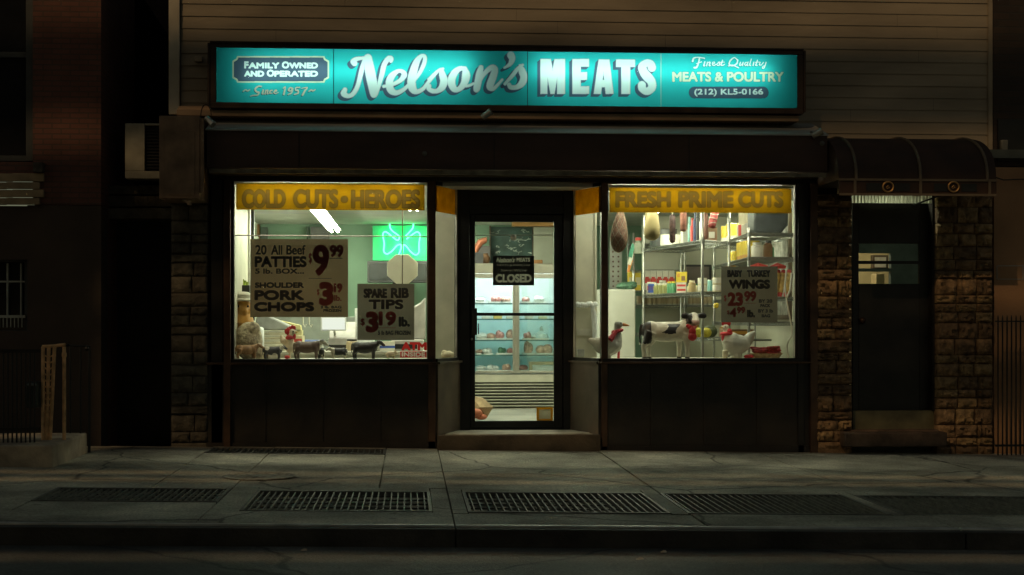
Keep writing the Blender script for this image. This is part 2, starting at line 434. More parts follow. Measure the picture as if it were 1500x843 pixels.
def grate(x0, x1, y0, y1, label, bars, cross):
    cx, cy = (x0+x1)/2, (y0+y1)/2
    t = thing('sidewalk_grate', label, 'grate', (cx, cy, gz(cx)), 'iron grates set in the sidewalk')
    fr = MB(); f_ = 0.022
    fr.box(x0, x1, y0, y0+f_, -0.05, 0.004); fr.box(x0, x1, y1-f_, y1, -0.05, 0.004)
    fr.box(x0, x0+f_, y0+f_, y1-f_, -0.05, 0.004); fr.box(x1-f_, x1, y0+f_, y1-f_, -0.05, 0.004)
    slope(fr).build('frame', M_iron, t)
    b = MB(); L = x1-x0-2*f_
    for i in range(bars):
        x = x0+f_+L*(i+0.5)/bars; b.box(x-0.0045, x+0.0045, y0+f_, y1-f_, -0.025, random.uniform(-0.004, 0.002))
    for i in range(cross):
        y = y0+f_+(y1-y0-2*f_)*(i+0.5)/cross; b.box(x0+f_, x1-f_, y-0.003, y+0.003, -0.024, -0.014)
    slope(b).build('bar_grid', M_iron, t)
    c = MB(); c.box(x0+f_, x1-f_, y0+f_, y1-f_, -.03, -.026); slope(c).build('silt_pan', M_silt, t)
for (a, b), (c, d), nm in zip(GX, GY, names): grate(a, b, c, d, nm, 26, 5)
grate(*cell, 'thin iron grate lying against the shop front below the left window', 30, 3)
mh = MB(); mx, my = X(383, 11.1), 10.95
mh.lathe([(0.005, 0), (0.26, 0), (0.27, 0.004), (0.27, 0.006), (0.235, 0.006), (0.23, 0.003), (0.12, 0.003), (0.115, 0.006), (0.01, 0.006)], 32, (mx, my, gz(mx)))
solo('manhole_cover', mh, pm('worn_cover', (.36, .33, .26), .85, 0, var=.4, scale=20), 'round iron manhole cover in the sidewalk below the left window', 'manhole cover', (mx, my, gz(mx)))
# litter in the gutter and on the pavement
M_lit = pm('litter_paper', (0.32, 0.30, 0.25), 0.8)
for px, py, s_ in ((445, 797, .02), (937, 819, .022), (972, 792, .018)):
    y = 8.1 if py < 800 else 7.85
    x = X(px, y); m_ = MB(); z = gz(x)-0.1
    m_.add([(x-s_, y-s_*.5, z), (x+s_, y-s_*.6, z+.004), (x+s_*.8, y+s_*.5, z+.012), (x-s_*.9, y+s_*.6, z+.003), (x, y, z+.014)], [(0,1,4),(1,2,4),(2,3,4),(3,0,4)])
    solo('paper_scrap', m_, M_lit, 'small pale scrap of paper lying in the gutter', 'litter', (x, y, z), 'paper scraps in the gutter')

# ================================================================== the shop building
M_side = pm('siding_vinyl', (0.31, 0.25, 0.175), 0.6, var=0.18, scale=1.3, stretch=(0.5, 1, 1.6), dirt=(0.16, 0.13, 0.09), bump=.25, bscale=9)
M_corner = pm('corner_vinyl', (0.46, 0.41, 0.32), 0.55, var=0.15, scale=3)
M_bronze = pm('bronze_metal', (0.085, 0.048, 0.03), 0.42, 0.5, var=0.35, scale=5)
M_black = pm('black_metal', (0.012, 0.011, 0.010), 0.45, 0.2, var=0.4)
M_box = pm('box_paint', (0.23, 0.145, 0.09), .7, var=.35, scale=5)
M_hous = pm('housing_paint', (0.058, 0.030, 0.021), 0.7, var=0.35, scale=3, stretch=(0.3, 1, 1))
M_houst = pm('housing_top_lit', (0.42, 0.40, 0.36), 0.55, var=0.3, scale=4, stretch=(0.3, 1, 1))  # sign light on the sloped top is put into this paler colour
M_bulk = pm('bulkhead_metal', (0.014, 0.0105, 0.008), 0.5, 0.1, var=0.5, scale=3.5, dirt=(.0045, .004, .0035), bump=.25, bscale=12)
M_cream = pm('cream_panel', (0.55, 0.53, 0.41), 0.55, var=0.10, scale=4)
M_tan = pm('tan_laminate', (0.10, 0.072, 0.047), 0.55, var=0.25, scale=4)
M_glass = glass()
bld = thing('shop_building', 'sided shop building with two lit display windows, recessed glass door and dark side entrance', 'building', (X(750, F), F, 0))
WX0, WX1 = X(255, 13.6), X(1452, 13.6)
WS = 13.62
def siding(x0, x1, z0, z1, parent, name='siding', mat=None, Y=WS, h=0.113):
    m_ = MB(); z = z0; joints = []
    while z < z1:
        xs = [x0]; q = x0 + random.uniform(0.4, 3.6)
        while q < x1: xs.append(q); q += 3.6
        xs.append(x1)
        for a, b in zip(xs[:-1], xs[1:]):
            dy = random.uniform(-.0015, .0015)
            m_.add([(a+.001, Y-.010+dy, z), (b-.001, Y-.010+dy, z), (b-.001, Y-.002, z+h), (a+.001, Y-.002, z+h), (a+.001, Y, z), (b-.001, Y, z)],
                   [(0,1,2,3), (0,4,5,1)])
        z += h
    return m_.build(name, mat or M_side, parent, smooth=False)
siding(WX0+.06, WX1, Z(262, WS, 600), 4.6, bld)
b = MB(); b.box(WX0+.02, WX1, WS, WS+.06, Z(262, WS, 600), 4.6); b.build('sheathing', M_bulk, bld)
c = MB(); c.pbox(247, -80, 263, 168, WS-.045, WS); c.build('corner_board', M_corner, bld, bevel=.006)
c = MB(); c.pbox(1448, -80, 1454, 262, WS-.03, WS+.05); c.build('edge_trim', M_side, bld)
# ledge below the sign
c = MB(); c.prism([(13.28, Z(174, 13.28)), (13.28, Z(166, 13.28)), (13.42, Z(161, 13.42)), (WS-.021, Z(160, WS)), (WS-.021, Z(174, 13.28))], 'x', X(262, 13.4), X(1165, 13.4))
c.build('ledge', pm('ledge_wood', (0.30, 0.2, 0.12), .7, var=.3, stretch=(.3, 1, 1)), bld)
# roller shutter housing
c = MB(); zf0, zf1, zb = Z(249, 13.05, 755), Z(195, 13.05, 755), Z(177, 13.55, 755)
hx0, hx1 = X(303, 13.05), X(1212, 13.05)
c.add([(hx0, 13.05, zf0), (hx1, 13.05, zf0), (hx1, 13.05, zf1), (hx0, 13.05, zf1), (hx0, WS-.021, zf0), (hx1, WS-.021, zf0), (hx1, WS-.021, zb), (hx0, WS-.021, zb)],
      [(0,1,2,3), (0,4,5,1), (0,3,7,4), (1,5,6,2), (4,7,6,5)], 0)
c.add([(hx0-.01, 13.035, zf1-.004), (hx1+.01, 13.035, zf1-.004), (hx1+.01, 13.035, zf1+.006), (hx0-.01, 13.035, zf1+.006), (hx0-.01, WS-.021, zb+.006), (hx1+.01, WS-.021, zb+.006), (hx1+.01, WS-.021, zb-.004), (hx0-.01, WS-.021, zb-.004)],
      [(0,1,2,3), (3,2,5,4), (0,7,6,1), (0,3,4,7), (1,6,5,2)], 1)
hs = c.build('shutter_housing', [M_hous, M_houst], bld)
c = MB(); c.box(hx0+.02, hx1-.02, 13.02, 13.05, zf0-.05, zf0-.012); c.build('shutter_slat', pm('worn_strip', (.16, .14, .10), .5, .4, var=.4, scale=8), bld)
for px in (724, 438, 1010):
    c = MB(); c.box(X(px, 13.03)-.003, X(px, 13.03)+.003, 13.046, 13.052, zf0, zf1-.006); c.build('seam', M_bulk, hs)
for px, py in ((622, 225), (1205, 210)):
    p = P(px, py, 13.03); c = MB(); c.lathe([(.004, 0), (.022, 0), (.022, .01), (.012, .018), (.003, .02)], 12); c.v = [Vector((v.x, -v.z, v.y)) + Vector((p.x, 13.051, p.z)) for v in c.v]
    c.build('lock_boss', M_iron, hs)
# header, posts, frames
ZT, ZS = Z(267, F, 484), Z(526, F, 484)
zg = lambda px: gz(X(px, F))
XL0, XL1 = X(343, F), X(626, F); XR0, XR1 = X(890, F), X(1164, F)
c = MB(); c.box(X(308, F), X(1196, F), F-.03, F+.10, ZT+.012, zf0+.25); c.build('header_panel', M_bulk, bld)
c = MB(); c.box(X(308, F), X(1196, F), F-.10, F-.03, ZT+.05, ZT+.085); c.build('header_trim', pm('header_strip', (.12, .085, .055), .5, .3), bld)
def window(px_l, px_r, label):
    x0, x1 = X(px_l, F), X(px_r, F)
    fr = MB(); d0, d1 = F-.03, F+.05
    fr.box(x0-.05, x1+.05, d0, d1, ZT, ZT+.012); 
    fr.box(x0-.05, x0, d0, d1, ZS, ZT); fr.box(x1, x1+.05, d0, d1, ZS, ZT)
    fr.box(x0-.05, x1+.05, d0-.03, d1, ZS-.045, ZS)
    f_ = fr.build('display_window', M_black, bld, bevel=.003); f_['label'] = label
    st = MB(); st.box(x0, x0+.006, F-.012, F+.012, ZS, ZT); st.box(x1-.006, x1, F-.012, F+.012, ZS, ZT); st.box(x0+.006, x1-.006, F-.012, F+.012, ZT-.006, ZT)
    st.build('glazing_bead', pm('pale_bead', (.5, .49, .42), .5), f_)
    g_ = MB(); g_.box(x0+.006, x1-.006, F-.003, F+.003, ZS, ZT-.006); g_.build('pane', M_glass, f_)
    sp = MB()
    for i in range(15):
        x, z, q = random.uniform(x0+.05, x1-.05), ZT-.28-abs(random.gauss(0, .35)), random.uniform(.0012, .0030)
        if z > ZS+.03: sp.lathe([(q, -.0005), (q*.6, .0005)], 6, (0, 0, 0)); sp.v[-12:] = [Vector((v.x*random.uniform(.7, 1.4)+x, F-.005-v.z, v.y+z)) for v in sp.v[-12:]]
    sp.build('dust', pm('dust', (.6, .6, .55), .9), f_, kind='stuff')
    return f_
window(343, 626, 'display window under the cold cuts heroes banner'); window(890, 1164, 'display window under the fresh prime cuts banner')
for a, bb, dy in ((310, 327, 0), (329, 339, -.05), (1167, 1176, -.02), (1184, 1195, -.05)):
    c = MB(); c.box(X(a, F), X(bb, F), F-.03+dy, F+.08, zg(a)-.05, ZT+.012); c.build('post', M_bronze if bb in (339, 1195) else M_black, bld, bevel=.004)
c = MB(); c.box(X(327.2, F), X(328.8, F), F, F+.08, 0, ZT); c.build('jamb', M_bulk, bld)
c = MB(); c.box(X(1176.2, F), X(1183.8, F), F, F+.08, -.06, ZT+.012); c.build('jamb', M_bulk, bld)
def bulk(pa, pb):
    xa, xb = X(pa, F), X(pb, F); z0 = gz((xa+xb)/2)-.08
    c = MB(); c.box(xa, xb, F-.03, F+.12, z0, ZS-.05); o = c.build('bulkhead', M_bulk, bld)
    t = MB(); t.box(xa, xb, F-.075, F+.0, ZS-.05, ZS-.03); t.build('sill', M_bronze, o, bevel=.004)
    t = MB(); t.box(xa, xb, F-.05, F-.03, z0, z0+.13)
    for i in range(1, 4):
        x = xa+(xb-xa)*i/4; t.box(x-.012, x+.012, F-.042, F-.03, z0+.13, ZS-.05)
    t.build('trim', M_bulk, o)
bulk(303, 639); bulk(876, 1186)
# recessed entry
YD = 14.0
def side_window(pf, pr, sgn, label):
    a = Vector((X(pf, F), F, 0)); e = Vector((X(pr, YD), YD, 0)); d = (e-a).normalized(); nrm = Vector((-d.y, d.x, 0))
    def q(s0, s1, w0, w1, z0, z1, mb, m=0):
        L = (e-a).length; p = [a+d*(L*s0)+nrm*w0, a+d*(L*s1)+nrm*w0, a+d*(L*s1)+nrm*w1, a+d*(L*s0)+nrm*w1]
        vs = [Vector((v.x, v.y, z)) for z in (z0, z1) for v in p]
        mb.add(vs, [(0,3,2,1),(4,5,6,7),(0,1,5,4),(1,2,6,5),(2,3,7,6),(3,0,4,7)], m)
    fr = MB(); q(0, 1, -.02, .02, ZS-.03, ZS, fr); q(0, 1, -.02, .02, ZT-.02, ZT+.012, fr)
    q(.93, 1, -.02, .02, ZS, ZT-.02, fr)
    o = fr.build('side_window', M_black, bld); o['label'] = label
    pn = MB(); q(0, .93, -.003, .003, ZS, ZT-.02, pn); pn.build('pane', M_glass, o)
    bd = MB(); q(.9, .93, -.008, .008, ZS, ZT-.02, bd); bd.build('glazing_bead', MATS['pale_bead'], o)
    return a, e, d, nrm, q
SL = side_window(638, 671, 1, 'narrow angled window beside the shop door, next to the cold cuts window')
SR = side_window(880, 838, -1, 'narrow angled window beside the shop door, next to the fresh prime cuts window')
for s_, pa, pb in ((SL, 627, 638), (SR, 880, 889)):
    c = MB(); c.box(X(pa, F), X(pb, F), F-.05, F+.06, zg(700)-.05, ZT+.012); c.build('corner_post', M_bronze, bld, bevel=.004)
    q = s_[4]; c = MB(); q(-.02, 1.12, -.03, .03, -.1, ZS-.05, c); q(-.02, 1.12, -.05, .05, ZS-.05, ZS-.03, c)
    c.build('recess_panel', M_tan, bld)
zst = .146
st = MB(); st.prism([(X(640, 13.40), 13.40), (X(880, 13.40), 13.40), (X(838, YD+.1), YD+.1), (X(671, YD+.1), YD+.1)], 'z', -.2, zst)
st.build('entry_step', pm('step_stone', (.085, .065, .042), .75, var=.35, scale=5, bump=.5), bld, bevel=.006)
st = MB(); st.prism([(X(652, 13.43), 13.43), (X(868, 13.43), 13.43), (X(838, YD-.04), YD-.04), (X(671, YD-.04), YD-.04)], 'z', zst+.0005, zst+.007); st.build('step_tread', pm('tread_stone', (.34, .32, .26), .65, var=.3, scale=6), bld)
c = MB(); c.prism([(X(632, F), F+.10), (X(886, F), F+.10), (X(838, YD), YD+.12), (X(670, YD), YD+.12)], 'z', ZT+.015, ZT+.06); c.build('recess_ceiling', M_bulk, bld)
zd = lambda py: Z(py, YD, 755)
df = MB()
df.box(X(666, YD), X(688, YD), YD-.03, YD+.08, -.1, ZT+.02); df.box(X(825, YD), X(842, YD), YD-.03, YD+.08, -.1, ZT+.02)
df.box(X(688, YD), X(825, YD), YD-.03, YD+.08, zd(314), zd(302)); df.box(X(688, YD), X(825, YD), YD, YD+.05, zd(302), ZT+.02)
df.box(X(688, YD), X(825, YD), YD-.02, YD+.08, -.1, zst+.012)
df.box(X(688, YD), X(693, YD), YD+.05, YD+.08, zst+.012, zd(314)); df.box(X(820, YD), X(825, YD), YD+.05, YD+.08, zst+.012, zd(314)); df.box(X(693, YD), X(820, YD), YD+.05, YD+.08, zd(319), zd(314)); df.box(X(693, YD), X(820, YD), YD+.05, YD+.08, zst+.012, zd(624))
df.build('door_frame', M_black, bld, bevel=.003)
dr = MB(); dx0, dx1 = X(689, YD), X(824, YD); gx0, gx1 = X(696, YD), X(811.5, YD)
dr.box(dx0, gx0, YD, YD+.045, zst+.02, zd(315)); dr.box(gx1, dx1, YD, YD+.045, zst+.02, zd(315))
dr.box(gx0, gx1, YD, YD+.045, zd(325.5), zd(315)); dr.box(gx0, gx1, YD, YD+.045, zst+.02, zd(617))
door = dr.build('shop_door', M_black, bld, bevel=.003)
c = MB(); c.box(gx0, gx1, YD+.02, YD+.026, zd(617), zd(325.5)); c.build('pane', M_glass, door)
c = MB(); c.box(gx0, gx1, YD-.03, YD-.005, zd(463), zd(458.5)); c.build('push_bar', M_black, door, bevel=.004)
c = MB(); c.box(X(691, YD), X(698.5, YD), YD-.05, YD-.001, zd(491), zd(452)); c.tube([P(701, 474, YD-.03), P(701, 490, YD-.03)], .006); c.build('handle', M_black, door, bevel=.004)
c = MB(); p = P(691, 497, YD); c.ell((p.x, YD-.004, p.z), (.012, .006, .012)); c.build('lock', M_steel, door)

# interior shell
M_floor = pm('shop_floor', (.34, .33, .28), .45, var=.2, scale=2)
M_wallin = pm('shop_wall', (.54, .54, .43), .7, var=.08, scale=2)
M_green = pm('green_wall', (.20, .32, .23), .7, var=.12, scale=1.2)
M_ceil = pm('shop_ceiling', (.5, .5, .46), .8, var=.08, scale=3)
IX0, IX1, YB = -1.93, 3.95, 19.1; FZ, CZ = .15, 2.43
s_ = MB(); s_.box(IX0-.1, IX1+.1, F+.13, YB+.1, FZ-.1, FZ); s_.build('shop_floor', M_floor, kind='structure')
s_ = MB(); s_.box(IX0-.1, IX1+.1, F+.10, YB+.1, CZ, CZ+.1); s_.build('shop_ceiling', M_ceil, kind='structure')
s_ = MB(); s_.box(IX0-.1, IX1+.1, YB, YB+.1, FZ, CZ); s_.build('shop_wall_back', M_green, kind='structure')
s_ = MB(); s_.box(IX0-.1, IX0, F+.12, YB, FZ, CZ); s_.build('shop_wall_left', M_wallin, kind='structure')
s_ = MB(); s_.box(IX1, IX1+.1, F+.12, YB, FZ, CZ); s_.build('shop_wall_right', M_wallin, kind='structure')
s_ = MB(); s_.box(X(941, 17.45), IX1, 17.4, 17.5, FZ, CZ); s_.build('shop_wall_storage', M_wallin, kind='structure')
s_ = MB(); s_.box(XL0-.08, XL0-.03, F+.1, 14.9, FZ, CZ); s_.build('window_return_wall', M_cream, kind='structure')
s_ = MB(); s_.box(IX0-.05, XL0-.05, F+.06, F+.11, -.1, CZ); s_.box(XR1+.05, IX1+.05, F+.06, F+.11, -.1, CZ); s_.build('shop_wall_front', M_bulk, kind='structure')
s_ = MB(); s_.box(X(630, 14.75), X(676, 14.75), 14.75, 14.8, FZ, CZ); s_.box(X(626, 14.75), X(630, 14.75), 14.74, 14.81, FZ, CZ)
o = s_.build('partition_wall', M_cream, kind='structure')
s_ = MB(); s_.box(X(832, 14.75), X(871, 14.75), 14.75, 14.8, FZ, CZ); s_.box(X(871, 14.75), X(874, 14.75), 14.74, 14.81, FZ, CZ); s_.build('partition_wall', M_cream, kind='structure')
# display platforms behind the windows
for xa, xb, lab in ((XL0-.03, X(636, F), 'white display shelf inside the left shop window, carrying toy cows'), (X(882, F), XR1+.05, 'white display shelf inside the right shop window, carrying the calf and goose')):
    c = MB(); c.box(xa, xb, F+.05, 14.25, ZS-.05, ZS-.012); c.box(xa, xb, 14.2, 14.25, FZ, ZS-.05)
    solo('display_shelf', c, pm('shelf_laminate', (.52, .5, .42), .5), lab, 'shelf', ((xa+xb)/2, 13.9, ZS-.05), bevel=.004)

# ---- stone piers
M_st = [pm('rock_face_%d' % i, c_, .85, var=.4, scale=14, bump=.8, bscale=50) for i, c_ in enumerate([(.27, .17, .09), (.18, .115, .065), (.33, .22, .11)])]
M_stg = [pm('grey_stone_%d' % i, c_, .85, var=.35, scale=10, bump=.7, bscale=40) for i, c_ in enumerate([(.095, .08, .057), (.075, .064, .047), (.11, .095, .068)])]
def pier(px0, py0, px1, py1, Y, mats, rough, parent, name='stone_pier'):
    a = X(px0, Y), X(px1, Y); z1 = Z(py0, Y, (px0+px1)/2); z0 = gz(a[0])-.05
    m_ = MB(); m_.box(a[0]+.02, a[1]-.02, Y+.04, Y+.35, z0, z1, 1); z = z0; row = 0
    while z < z1-.02:
        h = min(random.choice([.08, .10, .12, .15]), z1-z); x = a[0]; w_ = a[1]-a[0]
        cuts = [0, 1] if w_ < .25 else ([0, .45+.2*random.random(), 1] if w_ < .45 else [0, .3+.1*random.random(), .65+.1*random.random(), 1])
        if row % 3 == 0 and w_ < .45: cuts = [0, 1]
        for c0, c1 in zip(cuts[:-1], cuts[1:]):
            xa, xb = a[0]+w_*c0+.004, a[0]+w_*c1-.004; nx, nz = 8, 5
            vs = []; mt = random.randrange(3)
            for j in range(nz+1):
                for i in range(nx+1):
                    ed = i in (0, nx) or j in (0, nz)
                    vs.append((xa+(xb-xa)*i/nx, Y+(random.uniform(.008, .022) if ed else random.uniform(-rough, rough*.4)), z+.004+(h-.008)*j/nz))
            q = nx+1
            fs = [(j*q+i, j*q+i+1, (j+1)*q+i+1, (j+1)*q+i) for j in range(nz) for i in range(nx)]
            nb = len(vs)
            vs += [(xa, Y+.1, z+.004), (xb, Y+.1, z+.004), (xb, Y+.1, z+h-.004), (xa, Y+.1, z+h-.004)]
            fs += [tuple([nb, nb+1] + [i for i in range(nx, -1, -1)]), tuple([nb+3, nb+2] + [nz*q+i for i in range(nx, -1, -1)]),
                   tuple([nb, nb+3] + [j*q for j in range(nz, -1, -1)]), tuple([nb+1, nb+2] + [j*q+nx for j in range(nz, -1, -1)])]
            m_.add(vs, fs, mt)
        z += h; row += 1
    return m_.build(name, mats, parent, smooth=True, angle=50)
pier(250, 274, 304, 655, 13.45, M_stg, .012, bld)
pier(1195, 284, 1249, 656, 13.42, M_st, .035, bld)
pier(1373, 282, 1455, 656, 13.42, M_st, .03, bld)
# ---- side entrance
YE = 13.62
ed = MB(); ed.pbox(1249, 297, 1258, 602, YE, YE+.05); ed.pbox(1347, 297, 1372, 602, YE, YE+.05)
ed.pbox(1258, 297, 1347, 357, YE, YE+.05); ed.pbox(1258, 416, 1347, 602, YE, YE+.05)
e = ed.build('entrance_door', M_black, bld, bevel=.003)
c = MB(); c.pbox(1258, 382.5, 1347, 387, YE+.005, YE+.04); c.build('muntin', M_black, e)
c = MB(); c.pbox(1258, 357, 1347, 382.5, YE+.02, YE+.026); c.build('pane', M_glass, e)
c = MB(); c.pbox(1258, 387, 1347, 416, YE+.02, YE+.026); c.build('pane', M_glass, e)
c = MB(); p = P(1262, 470, YE); c.ell((p.x, YE-.03, p.z), (.03, .03, .03)); c.build('handle', M_bronze, e)
c = MB(); c.pbox(1366, 285, 1374, 602, 13.5, YE); c.build('door_jamb', M_bulk, bld)
c = MB(); c.pbox(1249, 602, 1372, 632, 13.52, YE+.2); c.build('sill', pm('olive_riser', (.13, .115, .06), .6, var=.3), bld, bevel=.006)
c = MB(); c.pbox(1238, 634, 1388, 655, 13.25, 13.75); c.pbox(1247, 630, 1376, 634.5, 13.4, 13.6); c.build('step', pm('brown_step', (.10, .065, .045), .8, var=.4, bump=.6), bld, bevel=.012)
# corrugated transom, lit from the hallway
c = MB(); x0, x1 = X(1247, 13.5), X(1365, 13.5); z0, z1 = Z(298, 13.5, 1300), Z(279, 13.5, 1300); n = 96
vs = []
for i in range(n+1):
    x = x0+(x1-x0)*i/n; y = 13.5+.010*math.sin(2*PI*i/4.0); vs += [(x, y, z0), (x, y, z1)]
c.add(vs, [(2*i, 2*i+2, 2*i+3, 2*i+1) for i in range(n)])
c.build('transom', film('corrugated_sheet', (.72, .75, .62), .55), bld, smooth=True)
# hallway behind the side door
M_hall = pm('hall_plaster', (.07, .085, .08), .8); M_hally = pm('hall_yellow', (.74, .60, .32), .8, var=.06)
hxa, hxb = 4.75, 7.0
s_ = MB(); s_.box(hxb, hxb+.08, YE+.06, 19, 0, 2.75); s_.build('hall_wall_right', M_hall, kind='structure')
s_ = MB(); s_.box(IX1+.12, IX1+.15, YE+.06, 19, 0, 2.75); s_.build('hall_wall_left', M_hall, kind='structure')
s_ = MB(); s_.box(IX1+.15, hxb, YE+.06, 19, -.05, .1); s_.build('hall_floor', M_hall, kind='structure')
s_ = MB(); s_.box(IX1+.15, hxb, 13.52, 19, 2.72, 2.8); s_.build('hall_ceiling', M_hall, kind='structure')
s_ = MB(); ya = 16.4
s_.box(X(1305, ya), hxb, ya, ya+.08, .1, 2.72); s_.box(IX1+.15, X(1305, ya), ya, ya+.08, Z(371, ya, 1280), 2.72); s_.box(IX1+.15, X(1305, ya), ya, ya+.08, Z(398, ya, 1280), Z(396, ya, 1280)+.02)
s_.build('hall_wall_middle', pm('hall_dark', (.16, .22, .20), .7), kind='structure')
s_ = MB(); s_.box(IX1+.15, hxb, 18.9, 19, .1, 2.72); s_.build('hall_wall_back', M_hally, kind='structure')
c = MB(); c.pbox(1279, 374, 1301, 394, 18.3, 18.4); c.pbox(1282, 377, 1298, 392, 18.28, 18.3, 1)
solo('wall_cabinet', c, [M_tan, pm('cabinet_grey', (.45, .42, .34), .6)], 'small brown cabinet on the yellow hallway wall seen through the side door window', 'cabinet', P(1290, 384, 18.35))
c = MB(); c.pbox(1283, 401, 1296, 425, 17.6, 17.8)
solo('letter_box', c, pm('brass_box', (.5, .4, .22), .5, .3), 'tan letter box low on the hallway wall behind the side door', 'letter box', P(1290, 413, 17.7), bevel=.01)
lp = MB(); lp.ell((hxa+.25, 17.6, 2.45), (.11, .11, .07)); solo('ceiling_lamp', lp, emit('hall_bulb', (1, .88, .6), 120.0), 'round ceiling lamp lighting the yellow hallway', 'lamp', (hxa+.25, 17.6, 2.6))
lp = MB(); lp.ell((X(1300, 13.75), 13.80, 2.62), (.05, .05, .04)); solo('ceiling_lamp', lp, emit('porch_bulb', (1, 1, .68), 190.0), 'small ceiling lamp just inside the side door behind the corrugated strip', 'lamp', (X(1300, 13.75), 13.80, 2.66))

# ================================================================== awning over the side door
M_awn = pm('awning_cloth', (.04, .018, .010), .75, var=.3, scale=4); M_awr = pm('awning_rib', (.15, .11, .07), .55, var=.2)
aw = thing('door_awning', 'brown quarter round awning with two ring emblems over the side door', 'awning', (X(1340, 13.0), 13.4, Z(285, 13.0)))
ax0, ax1 = X(1224, 12.85), X(1453, 12.85); yf, yb_ = 12.75, WS-.02
zt, zm, zl = Z(207, WS, 1330), Z(264, yf, 1330), Z(285.5, yf, 1330)
prof = [(yb_ + (yf-yb_)*math.sin(t)**.9, zm + (zt-zm)*math.cos(t)**.85 if t < PI/2-1e-6 else zm) for t in [PI/2*i/12 for i in range(13)]]
c = MB(); n = len(prof)
vs = [(ax0, y, z) for y, z in prof] + [(ax1, y, z) for y, z in prof]
c.add(vs, [(i, i+1, n+i+1, n+i) for i in range(n-1)])
c.add([(ax0, y, z) for y, z in prof] + [(ax0, yb_, zm)], [tuple(range(n+1))]); c.add([(ax1, y, z) for y, z in prof] + [(ax1, yb_, zm)], [tuple(range(n+1))])
c.build('canopy', M_awn, aw, angle=60)
for px in (1254, 1348, 1446):
    x = X(px, yf); c = MB(); c.tube([(x, y-.006, z+.004) for y, z in prof], .014, 8); c.build('rib', M_awr, aw)
c = MB(); c.box(ax0, ax1, yf-.004, yf+.01, zl, zm, 0); c.build('valance', M_awn, aw)
c = MB()
for z in (zl, zm): c.box(ax0, ax1, yf-.014, yf-.004, z-.01, z+.01)
for px in (1252, 1348, 1449): c.box(X(px, yf)-.012, X(px, yf)+.012, yf-.014, yf-.004, zl+.01, zm-.01)
c.build('valance_trim', M_awr, aw)
for px in (1280, 1321, 1379, 1419):
    c = MB(); c.box(X(px, yf)-.07, X(px, yf)+.07, yf-.009, yf-.003, zl+.03, zm-.03); c.build('dark_panel', M_black, aw)
M_brass = pm('brass', (.75, .42, .16), .35, .9, var=.2)
for px, py in ((1301, 274), (1397, 274)):
    p = P(px, py, yf-.02); c = MB()
    c.tube([(p.x+.047*math.cos(2*PI*i/24), yf-.016, p.z+.044*math.sin(2*PI*i/24)) for i in range(25)], .008, 8, cap=False)
    c.tube([(p.x-.015, yf-.014, p.z-.005), (p.x, yf-.016, p.z+.012), (p.x+.015, yf-.014, p.z-.006), (p.x-.01, yf-.015, p.z-.014)], .004, 6)
    c.build('ring_emblem', M_brass, aw)
c = MB(); c.tube([P(1338, 301, 13.4), P(1392, 281, 12.8)], .008, 8); c.build('brace', M_black, aw)

# ================================================================== sign
YSG = 13.27
sg = thing('shop_sign', 'wide backlit turquoise shop sign lettered for a meat shop in a brown frame', 'shop sign', P(742, 152, YSG))
M_teal = film('teal_vinyl', (.022, .46, .45), .92, var=.05, scale=3, diff=(.02, .16, .16))
M_tealB = film('teal_dark_vinyl', (.02, .14, .17), .92, var=.05, diff=(.02, .05, .06))
M_slate = film('slate_vinyl', (.055, .11, .155), .92, var=.05, diff=(.03, .05, .06))
M_white = film('white_vinyl', (.50, .76, .70), .92, var=.03, diff=(.4, .5, .48))
M_pale = film('cream_vinyl', (.42, .62, .42), .92, var=.03, diff=(.4, .45, .35))
M_edge = film('grey_vinyl', (.30, .46, .48), .92, var=.03, diff=(.2, .25, .25))
M_sgbox = pm('sign_interior', (.5, .5, .5), .7, var=.02)
SX0, SX1 = X(317, YSG), X(1167.5, YSG); SZ1, SZ0 = Z(70, YSG, 320), Z(150.5, YSG, 320)
rs = Raster(317, 70, 1167.5, 152, YSG, .0022)
rs.z1, rs.z0 = SZ1, SZ0; rs.nz = int(math.ceil((SZ1-SZ0)/rs.res)); rs.c = np.zeros((rs.nz, rs.nx), np.int16)
z3 = lambda pts: [(480 + x/9.37, 65 + y/9.37, w_/9.37) for x, y, w_ in pts]
z4 = lambda pts: [(630 + x/9.37, 65 + y/9.37, w_/9.37) for x, y, w_ in pts]
L = rs.blank()
